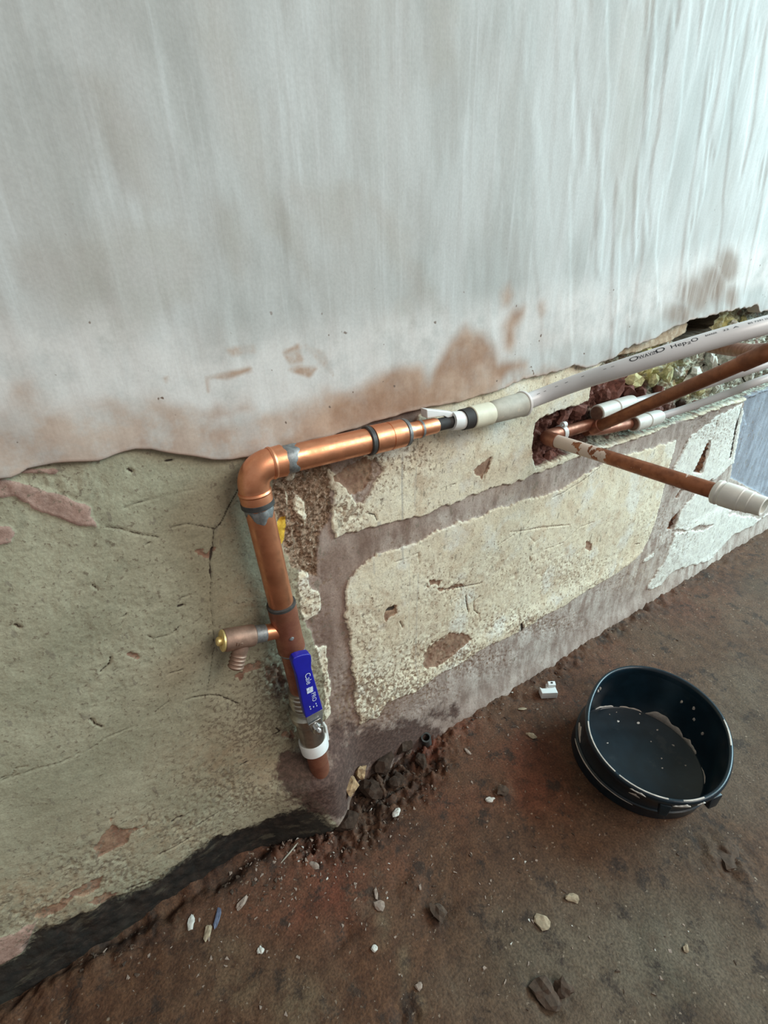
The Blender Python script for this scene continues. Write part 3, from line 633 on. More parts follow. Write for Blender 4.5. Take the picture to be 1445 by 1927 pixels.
# ================================================================== COPPER PIPE RUN
YA = -0.024
HZ = 0.597
xpx = lambda u, v: P(u, v, YA)[0]
VX = lambda z: 0.1212 + 0.0652 * (HZ - z)
V3 = lambda z: Vector((VX(z), YA, z))
zpx = lambda u, v: P(u, v, YA)[2]
run = thing('copper_pipe_run', 'bright copper heating pipe bending down the wall with blue lever valve', 'pipe', (VX(0.1), YA, 0.1))
R28 = 0.014
z_e = zpx(487, 950)          # elbow mouth below
x_e = xpx(531, 862)          # elbow mouth right
RB = 0.024
corner = Vector((VX(HZ), YA, HZ))
arc = [V3(z_e), V3(HZ - RB - .003)]
a0 = Vector((VX(HZ - RB), YA, HZ - RB)); a1 = Vector((corner.x + RB, YA, HZ))
for k in range(13):
    t = k / 12; arc.append(a0 * (1 - t) ** 2 + corner * 2 * t * (1 - t) * .97 + corner * 0.06 * t * (1 - t) + a1 * t * t)
arc.append(Vector((x_e, YA, HZ)))
elb = sweep('elbow', arc, [.0160, .0160] + [.0154] * 13 + [.0160], cu_bright, run, 40)
tor = lambda nm, p, d, w, r, m, par: lathe(nm, Vector(p) - Vector(d).normalized() * w / 2, d, [(0, r - .0012), (w * .15, r), (w * .85, r), (w, r - .0012)], m, par, 40)
DX = Vector((1, 0, 0)); DV = Vector((0.0652, 0, -1)).normalized()
lathe('elbow_lip', V3(HZ - RB - .001), -DV, [(-.002, .0158), (0, .0166), (.002, .0158)], cu_bright, elb, 40)
lathe('elbow_lip', (corner.x + RB - .002, YA, HZ), DX, [(-.002, .0158), (0, .0164), (.002, .0158)], cu_bright, elb, 40)
sweep('horizontal_tube', [(x_e - .01, YA, HZ), ((x_e + xpx(692, 830)) / 2, YA, HZ), (xpx(700, 828), YA, HZ)], R28, cu_bright, run, 40)
# solder smears: ragged collars just proud of the tube
def smear(name, p, d, w, r, parent, seed, mat=solder, amp=.35):
    random.seed(seed); segs = 40; V = []; Fc = []
    d = Vector(d).normalized(); up = Vector((0, 0, 1)) if abs(d.z) < .9 else Vector((0, -1, 0))
    n = (up - d * up.dot(d)).normalized(); b = d.cross(n)
    ph = [random.uniform(0, 6.28) for _ in range(4)]
    for i in range(5):
        for k in range(segs):
            a = 2 * math.pi * k / segs
            e = w * (1 + amp * (math.sin(a * 2 + ph[0]) * .6 + math.sin(a * 5 + ph[1]) * .3 + math.sin(a * 9 + ph[2]) * .2))
            rr = r + (0.0005 if 0 < i < 4 else -.0004) + .0002 * math.sin(a * 7 + i)
            V.append(Vector(p) + d * e * i / 4 + (n * math.cos(a) + b * math.sin(a)) * rr)
    for i in range(4):
        for k in range(segs): Fc.append((i * segs + k, i * segs + (k + 1) % segs, (i + 1) * segs + (k + 1) % segs, (i + 1) * segs + k))
    return link(name, mesh(name, V, Fc), mat, parent)
smear('solder_smear', (x_e, YA, HZ), DX, xpx(558, 862) - x_e, R28, run, 3)
x0, x1, x2, x3, x4, x5 = [xpx(*q) for q in ((690, 830), (700, 828), (757, 815), (764, 813), (822, 801), (884, 789))]
tor('solder_ring', ((x0 + x1) / 2 - .001, YA, HZ), DX, (x1 - x0) * .9, .0163, solder_dark, run)
L = x2 - x1
red_ = lathe('reducing_coupling', (x1 - .001, YA, HZ), DX, [(0, .0148), (.0006, .0158), (L * .52, .0158), (L * .525, .0153), (L * .555, .0153), (L * .56, .0158), (L, .0157), (L + .001, .0150)], cu_bright, run, 44)
tor('solder_ring', ((x2 + x3) / 2, YA, HZ), DX, (x3 - x2), .0158, solder, run)
L = x4 - x3
lathe('reducer', (x3 - .001, YA, HZ), DX, [(0, .0130), (.001, .0128), (L * .12, .0106), (L * .2, .0098), (L * .40, .0096), (L * .41, .0102), (L * .47, .0102), (L * .48, .0094), (L * .95, .0092), (L, .0085)], cu_bright, run, 36)
tor('solder_ring', (x3 + L * .44, YA, HZ), DX, L * .09, .0106, solder, run)
sweep('small_tube', [(x3 + L * .8, YA, HZ), (x5 + .012, YA, HZ)], .0075, black_d, run, 28)
# vertical tube, tee, drain cock, valve
z_t0 = zpx(527, 1138); z_t1 = zpx(546, 1222); z_v0 = zpx(557, 1298); z_b = 0.085
lathe('solder_ring', V3(z_e + .003), DV, [(-.0025, .0158), (-.002, .0166), (.003, .0166), (.0035, .0152), (.004, .0145)], solder_dark, run, 40)
smear('solder_smear', V3(z_e + .0), DV, .011, R28, run, 8, solder, .9)
sweep('vertical_tube', [V3(z_e + .01), V3((z_e + z_t0) / 2), V3(z_t0 - .01)], R28, cu_bright, run, 40)
Lt = (V3(z_t0) - V3(z_t1)).length
lathe('solder_ring', V3(z_t0 + .002), DV, [(-.001, .0143), (0, .0163), (.003, .0164), (.0035, .0160)], solder_dark, run, 40)
tee = lathe('tee', V3(z_t0), DV, [(0, .0155), (.001, .0163), (Lt * .25, .0163), (Lt * .3, .0158), (Lt * .8, .0158), (Lt * .85, .0163), (Lt - .001, .0163), (Lt, .0155)], cu_dull, run, 40)
lathe('solder_ring', V3(z_t1 + .001), DV, [(-.001, .0160), (0, .0166), (.002, .0160), (.0025, .0150)], solder, run, 40)
lump('solder_drop', P(549, 1202, YA - .0160), (.0028, .0014, .0025), solder, run, 4, 2, .2)
sweep('lower_tube', [V3(z_t1 + .008), V3((z_t1 + z_b) / 2), V3(0.15), V3(z_b)], R28, cu_dull, run, 40)
B0 = V3(zpx(533, 1186)); B1 = P(412, 1207, YA); DB = (B1 - B0).normalized(); LB = (B1 - B0).length
tb = lambda u, v: (P(u, v, YA) - B0).dot(DB)
sweep('tee_branch', [B0, B0 + DB * tb(494, 1191)], .0094, cu_bright, run, 32)
lathe('solder_ring', B0 + DB * tb(500, 1190), DB, [(0, .0090), (.001, .0099), (tb(478, 1194) - tb(500, 1190) - .001, .0101), (tb(478, 1194) - tb(500, 1190), .0095)], solder, run, 32)
t0, t1 = tb(479, 1194), tb(421, 1205)
cock = lathe('drain_cock', B0 + DB * t0, DB, [(0, .0105), (.0012, .0118), (.003, .0122), (t1 - t0 - .002, .0126), (t1 - t0, .0120)], gunm, run, 36)
lathe('flange', B0 + DB * t1, DB, [(0, .0112), (.0004, .0118), (.0022, .0118), (.0028, .0108)], brass, cock, 32)
lathe('spindle', B0 + DB * (t1 + .0025), DB, [(0, .0050), (.004, .0050), (.0052, .0036)], brass, cock, 12)
DO = (P(449, 1256, YA - .006) - P(461, 1210, YA)).normalized()
O0 = B0 + DB * tb(458, 1199) + DO * .004
LO = (P(449, 1256, YA - .006) - O0).length
prof = [(0, .0092), (.008, .0090), (LO * .42, .0086)]
for k in range(4):
    a = LO * (.42 + .13 * k); b = LO * (.42 + .13 * (k + 1)); prof += [(a + .0003, .0078), (a + (b - a) * .55, .0080), (b - .0008, .0090), (b, .0086)]
prof += [(LO, .0066), (LO - .006, .0056)]
lathe('hose_outlet', O0, DO, prof, gunm, cock, 30)
# raised maker's mark on the cock: a square bracket with a C inside
mk0 = B0 + DB * tb(446, 1200) + Vector((0, -.0127, 0)); ex = -DB; ez_ = Vector((0, 0, 1)); ez_ = (ez_ - ex * ez_.dot(ex)).normalized()
ezt = (ez_ + Vector((0, -.35, 0))).normalized()
def mark_path(name, pts, par, mat, r=.00045, base=mk0, a=ex, b=ezt):
    return sweep(name, [base + a * p[0] + b * p[1] + Vector((0, .0016 * (p[1] / .004) ** 2, 0)) for p in pts], r, mat, par, 6)
mark_path('raised_mark', [(-.001, .0036), (-.0040, .0034), (-.0040, 0), (-.0037, -.0040)], cock, gunm)
mark_path('raised_mark', [(.0024, .0012)] + [(.0006 + .0021 * math.cos(a), -.0002 + .0021 * math.sin(a)) for a in np.linspace(.7, 5.5, 12)], cock, gunm)
# ball valve
z_c = P(597, 1373, -.058)[2]
valve_top = V3(z_v0); Lv = (V3(z_v0) - V3(zpx(586, 1396))).length; tc = (V3(z_v0) - V3(z_c + .004)).length
prof = [(0, .0150), (.001, .0168), (.004, .0172)]
for k in range(4): a = .006 + k * .0085; prof += [(a, .0166), (a + .0018, .0178), (a + .0042, .0180), (a + .006, .0168)]
prof += [(tc - .026, .0172), (tc - .020, .0188), (tc - .010, .0212), (tc, .0222), (tc + .010, .0214), (tc + .018, .0186), (tc + .022, .0176)]
prof += [(Lv + .004, .0172), (Lv + .006, .0150)]
prof = [prof[0]] + sorted(prof[1:], key=lambda q: q[0])
valve = lathe('ball_valve', valve_top, DV, prof, nickel, run, 44)
HY = -.058
lev = [P(a, b, HY) for a, b in ((550, 1248), (551, 1243), (553, 1239), (560, 1235.5), (568, 1233), (579, 1231), (583, 1231.5), (585.5, 1234), (586.3, 1240), (586, 1256.5), (590, 1272), (596, 1293.5), (603, 1318), (607.5, 1335), (575.6, 1352), (570, 1330), (564, 1300.5), (558, 1272), (554, 1261))]
lever = prism('lever_grip', lev, (0, .0095, 0), bluep, valve, .0022)
pl = [P(a, b, HY + .002) for a, b in ((577, 1350), (606, 1335), (608, 1346), (606.5, 1353), (608, 1366), (603, 1376), (594, 1381), (586, 1378), (581, 1366), (577, 1357))]
prism('lever_plate', pl, (0, .003, 0), plate_m, valve, .0006)
pc = P(597, 1370, HY)
stem_c = Vector((pc.x, HY, pc.z))
lathe('stem', (pc.x, YA - .015, pc.z), (0, -1, 0), [(0, .0075), (.014, .0075), (.016, .0062), (HY * -1 + YA - .015 + .004, .0060)], nickel, valve, 24)
hexo = [stem_c + Vector((math.cos(a) * .0068, -.0002, math.sin(a) * .0068)) for a in [k * math.pi / 3 + .3 for k in range(6)]]
prism('nut', hexo, (0, -.0045, 0), steel, valve, .0005)
lathe('stem_tip', stem_c + Vector((0, -.0045, 0)), (0, -1, 0), [(0, .0034), (.0035, .0034), (.0048, .0018), (.005, .0004)], steel, valve, 18)
washer = [P(a, b, HY - .0006) for a, b in ((581, 1365), (603, 1352), (606, 1362), (601, 1371), (588, 1377))]
prism('spring_washer', washer, (0, .0012, 0), steel, valve, .0003)

def text_mesh(body, size, extr=0.0):
    cu = bpy.data.curves.new('t', 'FONT'); cu.body = body; cu.size = size; cu.resolution_u = 3; cu.extrude = extr
    o = bpy.data.objects.new('t', cu); COL.objects.link(o); bpy.context.view_layer.update()
    me = bpy.data.meshes.new_from_object(o.evaluated_get(bpy.context.evaluated_depsgraph_get()))
    bpy.data.objects.remove(o); bpy.data.curves.remove(cu); return me
def flat_text(name, body, size, origin, a, b, mat, parent, squash=1.0):
    me = text_mesh(body, size); me.materials.clear()
    for v in me.vertices: v.co = Vector(origin) + Vector(a) * v.co.x * squash + Vector(b) * v.co.y
    return link(name, me, mat, parent, smooth=False)
hd = (P(588, 1340, HY) - P(569, 1240, HY)).normalized(); hs = Vector((0, -1, 0)).cross(hd); hs = hs.normalized()
if hs.x < 0: hs = -hs
HF = HY - .0004
pt = lambda u, v: P(u, v, HF)
flat_text('print_lettering', 'Cale', .0098, pt(573.5, 1269), hd, hs, print_w, lever)
flat_text('print_lettering', 'PRO', .0078, pt(585.5, 1305), hd, hs, print_w, lever)
for (u, v, s) in ((580, 1297, 1), (585.5, 1295, 1), (580.5, 1302.5, .9), (586, 1300, 1)):
    q = pt(u, v); e = .0021 * s
    prism('print_block', [q - hd * e - hs * e, q + hd * e - hs * e, q + hd * e + hs * e, q - hd * e + hs * e], (0, -.0002, 0), print_w, lever)
for (u, v) in ((583, 1330), (584.5, 1334), (594.5, 1324), (596, 1328), (590, 1330)):
    q = pt(u, v); e = .0010
    prism('print_block', [q - hd * e - hs * e * .6, q + hd * e - hs * e * .6, q + hd * e + hs * e * .6, q - hd * e + hs * e * .6], (0, -.0002, 0), print_w, lever)
adopt(run)

# ------------------------------------------------------------------ pipe clips
def ring_part(name, c, d, r0, r1, h, mat, parent, gap=None):
    d = Vector(d).normalized()
    return lathe(name, Vector(c) - d * h / 2, d, [(0, r0), (0, r1), (h * .08, r1 + .0002), (h * .92, r1 + .0002), (h, r1), (h, r0), (0, r0)], mat, parent, 40)
cz = P(592, 1414, YA - .017)[2] - .006
clip = thing('pipe_clip', 'white plastic pipe clip around the pipe foot below the blue lever', 'pipe clip', tuple(V3(cz)), 'white plastic pipe clips')
ring_part('clip_ring', V3(cz), DV + Vector((0, -.18, 0)), .0150, .0192, .018, white_pl, clip)
prism('clip_base', [V3(cz) + Vector(p) for p in ((-.012, .014, -.010), (.012, .014, -.010), (.012, .014, .010), (-.012, .014, .010))], (0, .020, 0), white_pl, clip, .001)
prism('clip_prong', [P(*q, YA - .004) for q in ((612, 1368), (615, 1366), (620, 1392), (616, 1396))], (0, .009, 0), white_pl, clip, .0006)
adopt(clip)
cx = xpx(859, 793)
clip = thing('pipe_clip', 'white plastic strap clip beside the cream collar on the thin dark pipe', 'pipe clip', (cx, YA, HZ), 'white plastic pipe clips')
ring_part('clip_ring', (cx, YA, HZ), (1, .0, -.12), .0078, .0112, xpx(870, 791) - xpx(848, 795), white_pl, clip)
tb_ = [P(a, b, YA - .002) for a, b in ((803, 771), (836, 774), (858, 777), (866, 786), (850, 790), (836, 783), (804, 787))]
prism('clip_tab', tb_, (0, .012, 0), white_pl, clip, .001)
adopt(clip)

# ================================================================== WHITE PIPE
wp = thing('white_plastic_pipe', 'thick white plastic pipe with black print curving away from the wall', 'pipe', tuple(P(890, 787, YA)))
xc0, xc1, xs0, xs1 = xpx(884, 790), xpx(921, 780), xpx(926, 779), xpx(984, 762)
lathe('inner_nut', (xpx(868, 793), YA, HZ - .0005), DX, [(0, .0075), (0, .0128), (xc0 - xpx(868, 793) + .004, .0132)], black_d, wp, 32)
Lc = xc1 - xc0
lathe('collar', (xc0, YA, HZ - .0005), DX, [(.003, .0104), (0, .0108), (0, .0134), (.001, .0142), (Lc - .001, .0146), (Lc, .0138), (Lc, .010)], cream_pl, wp, 36)
p_s0 = Vector((xs0 - .002, YA, HZ)); p_s1 = P(984, 760, -.024); ds = (p_s1 - p_s0).normalized(); Ls = (p_s1 - p_s0).length
lathe('sleeve', p_s0, ds, [(-.004, .0112), (0, .0126), (.004, .0142), (Ls * .5, .0152), (Ls - .003, .0158), (Ls - .003, .0150)], sleeve_pl, wp, 36)
lathe('sleeve_ring', p_s0 + ds * (Ls - .003), ds, [(0, .0110), (0, .0166), (.001, .0172), (.003, .0172), (.004, .0166), (.004, .0110)], white_pl, wp, 36)
wpath = catmull([p_s1 - ds * .012, P(1020, 745, -.032), P(1090, 718.5, -.066), P(1173, 692, -.110), P(1300, 652, -.160), P(1445, 611, -.205), P(1640, 562, -.25), (1.15, -.25, .775), (1.6, -.19, .80), (2.3, -.12, .81)], 10)
R_W = .0108
tube = sweep('pipe_tube', wpath, R_W, white_pipe, wp, 36)
# black print wrapped on the tube
wfr = frames(wpath); cum = [0.0]
for a, b in zip(wpath[:-1], wpath[1:]): cum.append(cum[-1] + (b - a).length)
def at(s):
    s = max(0, min(s, cum[-1] - 1e-6)); i = max(k for k in range(len(cum)) if cum[k] <= s); i = min(i, len(cum) - 2)
    t = (s - cum[i]) / (cum[i + 1] - cum[i]); return wpath[i].lerp(wpath[i + 1], t), wfr[i][0].lerp(wfr[i + 1][0], t).normalized()
def s_at_u(u):
    best = min(range(1000), key=lambda k: abs(proj(at(cum[-1] * k / 1000)[0])[0] - u)); return cum[-1] * best / 1000
def wrap(name, body, u0, u1, ang, hgt=None, size=.006):
    me = text_mesh(body, size); me.materials.clear()
    xs = [v.co.x for v in me.vertices]; lo, hi = min(xs), max(xs); s0, s1 = s_at_u(u0), s_at_u(u1)
    for v in me.vertices:
        s = s0 + (v.co.x - lo) / (hi - lo) * (s1 - s0); p, t = at(s)
        vc = (Vector(CPOS) - p); vc = (vc - t * vc.dot(t)).normalized(); up = t.cross(vc); up = up if up.z > 0 else -up
        a = ang + v.co.y / R_W; v.co = p + (vc * math.cos(a) + up * math.sin(a)) * (R_W + .00025)
    return link(name, me, print_k, tube, smooth=False)
wrap('print_lettering', 'Hep\u2082O', 1261, 1309, .40, size=.0068)
wrap('print_lettering', 'WAVIN', 1201, 1236, .40, size=.0060)
wrap('print_lettering', 'O', 1187, 1203, .36, size=.0085); wrap('print_lettering', 'O', 1234, 1249, .40, size=.0085)
wrap('print_underline', '\u2014', 1203, 1236, .30, size=.004)
for k, (u0, u1) in enumerate(((1323, 1346), (1354, 1366), (1371, 1382), (1400, 1424), (1427, 1442))):
    wrap('print_lettering', ('BARRIER', '22', 'A', 'BS 7291', '22mm')[k], u0, u1, .58, size=.0032)
for k, u in enumerate((1005, 1022, 1047, 1068, 1100)): wrap('print_dash', '-', u, u + 6, .30 + .02 * k, size=.005)
wrap('print_dash', '- -', 1140, 1160, .42, size=.004)
adopt(wp)

# ================================================================== CAPPED COPPER STUB AND ITS FEED
RP = .0094
def y_at_u(p, u):
    lo, hi = -.42, .05
    for _ in range(50):
        m = (lo + hi) / 2
        if proj((p.x, m, p.z))[0] > u: lo = m
        else: hi = m
    return (lo + hi) / 2
S0 = P(1026, 823, .004)
yc = y_at_u(S0, 1345); ye = y_at_u(S0, 1438)
stub = thing('capped_copper_stub', 'flaking brown copper stub pipe sticking out with ribbed white end cap', 'pipe', tuple(S0))
E0 = P(1150, 771, .004); E0 = Vector((E0.x, .004, S0.z))
sweep('stub_tube', [S0 + Vector((0, -.008, 0))] + [S0 + Vector((0, t, 0)) for t in np.linspace(-.02, yc - .004, 10)], RP, cu_painted, stub, 32)
sweep('stub_elbow', catmull([S0 + Vector((.034, .0, 0)), S0 + Vector((.020, 0, 0)), S0 + Vector((.004, -.001, 0)), S0 + Vector((0, -.008, 0)), S0 + Vector((0, -.022, 0))], 6), RP + .0016, cu_dull, stub, 28)
sweep('feed_tube', [S0 + Vector((.02, 0, 0)), S0 + Vector((.08, 0, 0)), E0], RP, cu_dull, stub, 28)
Lc = yc - ye
k_ = Lc
lathe('end_cap', (S0.x, yc, S0.z), (0, -1, 0), [(0, RP + .0002), (0, .0128), (.0012, .0140), (k_ * .10, .0144), (k_ * .13, .0134), (k_ * .17, .0134), (k_ * .19, .0142), (k_ * .50, .0140), (k_ * .52, .0134), (k_ * .56, .0134), (k_ * .58, .0126), (k_ * .74, .0124), (k_ * .76, .0116), (k_ * .79, .0116), (k_ * .81, .0112), (k_ * .99, .0109), (k_, .0102), (k_, .0085), (k_ - .004, .0080)], fit_pl, stub, 44)
adopt(stub)
clip = thing('pipe_clip', 'small white pipe clip inside the wall opening behind the stub pipe', 'pipe clip', tuple(P(1068, 795, 0)), 'white plastic pipe clips')
cc = Vector((P(1066, 800, -.004)[0], .004, S0.z))
ring_part('clip_ring', cc, (1, 0, 0), RP + .0003, RP + .0028, .0085, white_pl, clip)
ear = cc + Vector((0, -.003, RP + .0045))
lathe('clip_ear', ear + Vector((-.0035, 0, 0)), (1, 0, 0), [(0, .0016), (0, .0048), (.007, .0048), (.007, .0016), (0, .0016)], white_pl, clip, 24)
adopt(clip)

# ================================================================== BROWN RISER
rz = thing('brown_copper_branch', 'dull brown copper pipe rising outwards across the thin white pipes', 'pipe', tuple(P(1125, 803, .004)))
b0 = P(1118, 806, -.004); b1 = P(1400, 682, -.187); db = (b1 - b0).normalized(); bend = b0 + db * ((P(1448, 660, -.205) - b0).length)
sweep('riser_tube', [b0 + db * t for t in np.linspace(0, (bend - b0).length - .012, 8)], RP, cu_brown, rz, 30)
lathe('riser_socket', b0 + db * .004, db, [(-.008, RP + .0012), (.008, RP + .0014), (.009, RP)], cu_dull, rz, 28)
ret = (P(1322, 652, .015) - bend).normalized()
sweep('riser_elbow', catmull([bend - db * .026, bend - db * .013, bend + ret * .0005 + db * .001, bend + ret * .014, bend + ret * .03], 6), RP + .0014, cu_brown, rz, 28)
sweep('return_tube', [bend + ret * .02, bend + ret * .08, P(1322, 652, .012)], RP, cu_brown, rz, 28)
l0 = P(1112, 808, .004); l1 = P(1196, 795, .004); 
sweep('feed_tube', [Vector((l0.x - .01, .006, l0.z)), Vector((l0.x + .03, .004, (l0.z + l1.z) / 2)), l1], RP, cu_dull, rz, 26)
adopt(rz)

# ================================================================== THIN WHITE PIPES WITH PUSH-FIT COUPLINGS
def thin(label, q0, q1, path):
    a, b = P(*q0), P(*q1); d = (b - a).normalized(); Lq = (b - a).length
    t = thing('thin_plastic_pipe', label, 'pipe', tuple(a), 'thin white plastic pipes')
    cp = lathe('coupling', a, d, [(0, RP), (0, .0126), (.001, .0136), (Lq * .42, .0138), (Lq * .44, .0126), (Lq * .47, .0126), (Lq * .49, .0138), (Lq * .9, .0134), (Lq * .97, .0124), (Lq, .0100), (Lq, .006)], fit_pl, t, 36)
    sweep('coupling_seal', [a - d * .0012, a + d * .002], .0112, gunm, cp, 28)
    sweep('pipe_tube', catmull([b - d * .01] + [P(*p) for p in path] + [P(*path[-1]) + Vector((.3, -.01, .03)), P(*path[-1]) + Vector((.7, .02, .04)), P(*path[-1]) + Vector((1.1, .03, .04))], 8), .0068, white_pipe, t, 22)
    adopt(t); return t
thin('thin white plastic pipe on the upper coupling, hidden behind the brown pipe', (1123, 778, -.002), (1190, 757, -.004), [(1222, 749, -.010), (1290, 734, -.045), (1344, 719, -.075), (1445, 685, -.125), (1620, 630, -.17)])
thin('thin white plastic pipe on the lower coupling, running below the brown pipe', (1191, 798, -.002), (1241, 784, -.006), [(1289, 769, -.030), (1366, 742, -.075), (1445, 711, -.118), (1620, 655, -.165)])

# ================================================================== RUBBLE IN THE OPENING (parts of the wall)
st_y = plain('yellow_stone', (0.62, 0.57, 0.30), .9, 0, .35, 120, .2, (0.30, 0.26, 0.16), .58)
st_g = plain('pale_mortar', (0.60, 0.60, 0.52), .9, 0, .4, 150, .2, (0.17, 0.14, 0.11), .56)
st_r = plain('red_brick', (0.20, 0.085, 0.065), .9, 0, .4, 120, .2, (0.09, 0.04, 0.032), .55)
st_b = plain('brown_earth_lump', (0.05, 0.031, 0.022), .95, 0, .4, 150, .15)
random.seed(11)
for i, (u, v, r, m) in enumerate([(1190, 716, .018, st_y), (1225, 716, .014, st_y), (1250, 705, .018, st_y), (1275, 700, .013, st_g), (1215, 652, .014, st_y), (1245, 646, .014, st_g), (1300, 712, .020, st_g), (1335, 690, .020, st_g),
    (1318, 736, .013, st_y), (1360, 670, .022, st_g), (1290, 735, .012, st_g), (1345, 728, .014, st_g), (1385, 690, .02, st_g), (1395, 612, .018, st_y), (1375, 620, .014, st_g), (1330, 670, .018, st_g),
    (1150, 735, .022, st_r), (1180, 738, .020, st_r), (1205, 738, .014, st_r), (1130, 745, .016, st_r), (1240, 735, .014, st_r), (1060, 780, .016, st_r), (1030, 862, .016, st_r), (1085, 775, .014, st_r), (1310, 760, .014, st_r), (1410, 700, .02, st_g), (1280, 760, .012, st_b)]):
    p = P(u, v, .020); lump('rubble_stone', p, (r * random.uniform(.8, 1.2), r * .7, r * random.uniform(.6, .95)), m, wall, i, 2, .5, (random.uniform(-.4, .4), random.uniform(0, 6), random.uniform(-.4, .4)))

# ================================================================== BUCKET
BC = Vector((0.644, -0.230, 0.0)); HB = 0.097
def rim_r(th): return 0.1154 + .0023 * math.cos(th) - .0028 * math.sin(th) + .0111 * math.cos(2 * th) + .0110 * math.sin(2 * th)
def bpt(th, z, dr=0.0):
    k = max(0, min(1, (z - .004) / (HB - .004))); k = k * k * (3 - 2 * k) * .5 + k * .5
    r = 0.104 * (1 - k) + rim_r(th) * k + dr
    return Vector((r * math.cos(th), -.011 * k + r * math.sin(th), z))
bucket = thing('builders_bucket', 'low round black plaster bucket with splashed rim on the floor', 'bucket', tuple(BC))
def ring_surface(name, prof, mat, parent, th0=0, th1=2 * math.pi, n=96, closed=True, jag=None):
    V = []; Fc = []; full = abs(th1 - th0 - 2 * math.pi) < 1e-6; m = n if full else n + 1
    for j, (z, dr) in enumerate(prof):
        for k in range(m):
            th = th0 + (th1 - th0) * k / n
            zz, dd = (z, dr) if not jag else jag(j, k / n, z, dr)
            V.append(bpt(th, zz, dd))
    for j in range(len(prof) - 1):
        for k in range(n):
            k2 = (k + 1) % m; Fc.append((j * m + k, j * m + k2, (j + 1) * m + k2, (j + 1) * m + k))
    return V, Fc, m
prof = [(.0, -.004), (.002, 0), (.030, 0), (.0315, .0022), (.036, .0024), (.0375, .0), (.070, 0), (.0705, .0005), (HB - .012, .0005), (HB - .012, -.0025), (.05, -.0028), (.010, -.003), (.007, -.006)]
V, Fc, m = ring_surface('bucket_body', prof, bucket_m, bucket)
Fc.append(tuple((len(prof) - 1) * m + k for k in range(m))); Fc.append(tuple(reversed(range(m))))
body = link('bucket_body', mesh('bucket_body', V, Fc), bucket_m, bucket); autosmooth(body, 45)
prof = [(HB - .014, -.0024), (HB - .014, .0030), (HB - .012, .0046), (HB - .004, .0048), (HB, .0036), (HB + .0012, .0012), (HB, -.0018), (HB - .004, -.0028), (HB - .014, -.0024)]
V, Fc, m = ring_surface('rim', prof, bucket_m, bucket)
rim = link('rim', mesh('rim', V, Fc), bucket_m, bucket)
def th_px(u, v, z): q = F(u, v, z); return math.atan2(q.y - (BC.y - .011 * z / HB), q.x - BC.x)
# dried plaster: crescent at the foot of the inner side, band outside, crusts on the rim
def patch(name, ta, tb, z0, z1, dr, mat, seed, n=40, thick=.0012):
    random.seed(seed); ph = [random.uniform(0, 6.3) for _ in range(4)]
    def jag(j, t, z, d):
        e = max(0, math.sin(math.pi * t)) ** .5 * (.75 + .18 * math.sin(t * 9 + ph[0]) + .08 * math.sin(t * 21 + ph[1]))
        zc = z0; return (zc + (z1 - z0) * e * (0, .08, .92, 1)[j], d)
    s = 1 if dr >= 0 else -1
    V, Fc, m = ring_surface(name, [(z0, dr), (z0, dr + s * thick), (z1, dr + s * thick), (z1, dr)], mat, bucket, ta, tb, n, jag=jag)
    return link(name, mesh(name, V, Fc), mat, bucket)
ti = lambda u, v: th_px(u, v, .01)
def arc_patch(name, pa, pb, z0, z1, dr, mat, seed):
    a, b = ti(*pa), ti(*pb)
    if b < a: a, b = b, a
    if b - a > math.pi: a, b = b, a + 2 * math.pi
    return patch(name, a, b, z0, z1, dr, mat, seed)
arc_patch('dried_plaster', (1112, 1326), (1150, 1317), .008, .013, -.003, plaster_w, 1)
arc_patch('dried_plaster', (1162, 1321), (1210, 1338), .008, .0125, -.003, plaster_m, 2)
arc_patch('dried_plaster', (1214, 1340), (1284, 1390), .007, .026, -.003, plaster_m, 3)
arc_patch('dried_plaster', (1278, 1390), (1302, 1420), .008, .019, -.003, plaster_m, 4)
arc_patch('dried_plaster', (1308, 1440), (1322, 1476), .008, .012, -.003, plaster_m, 5)
def out_patch(name, pa, pb, z0, z1, dr, mat, seed, zz):
    a, b = th_px(*pa, zz), th_px(*pb, zz)
    if b < a: a, b = b, a
    if b - a > math.pi: a, b = b, a + 2 * math.pi
    return patch(name, a, b, z0, z1, dr, mat, seed, 30, .0008)
out_patch('dried_plaster', (1088, 1390), (1192, 1512), .0318, .0360, .0024, plaster_m, 6, .033)
out_patch('dried_plaster', (1268, 1500), (1300, 1500), HB - .011, HB - .001, .0048, plaster_w, 7, HB)
out_patch('dried_plaster', (1188, 1478), (1218, 1490), HB - .006, HB - .001, .0046, plaster_w, 8, HB)
out_patch('dried_plaster', (1310, 1500), (1325, 1496), HB - .008, HB - .001, .0048, plaster_w, 9, HB)
out_patch('dried_plaster', (1180, 1500), (1204, 1508), .070, .078, .0008, plaster_m, 10, .075)
out_patch('dried_plaster', (1100, 1360), (1108, 1395), .045, .060, .0006, plaster_m, 12, .05)
def rimstreak(ta, tb, seed):
    random.seed(seed); V, Fc, m = ring_surface('rim_streak', [(HB + .0008, .0018), (HB + .0016, .0010), (HB + .0009, -.0006)], plaster_w, bucket, ta, tb, 24)
    return link('rim_streak', mesh('rim_streak', V, Fc), plaster_m, bucket)
for k, (a, b) in enumerate(((2.5, 3.25), (3.3, 3.8), (3.95, 4.2), (5.3, 5.75))): rimstreak(a, b, k)
random.seed(4)
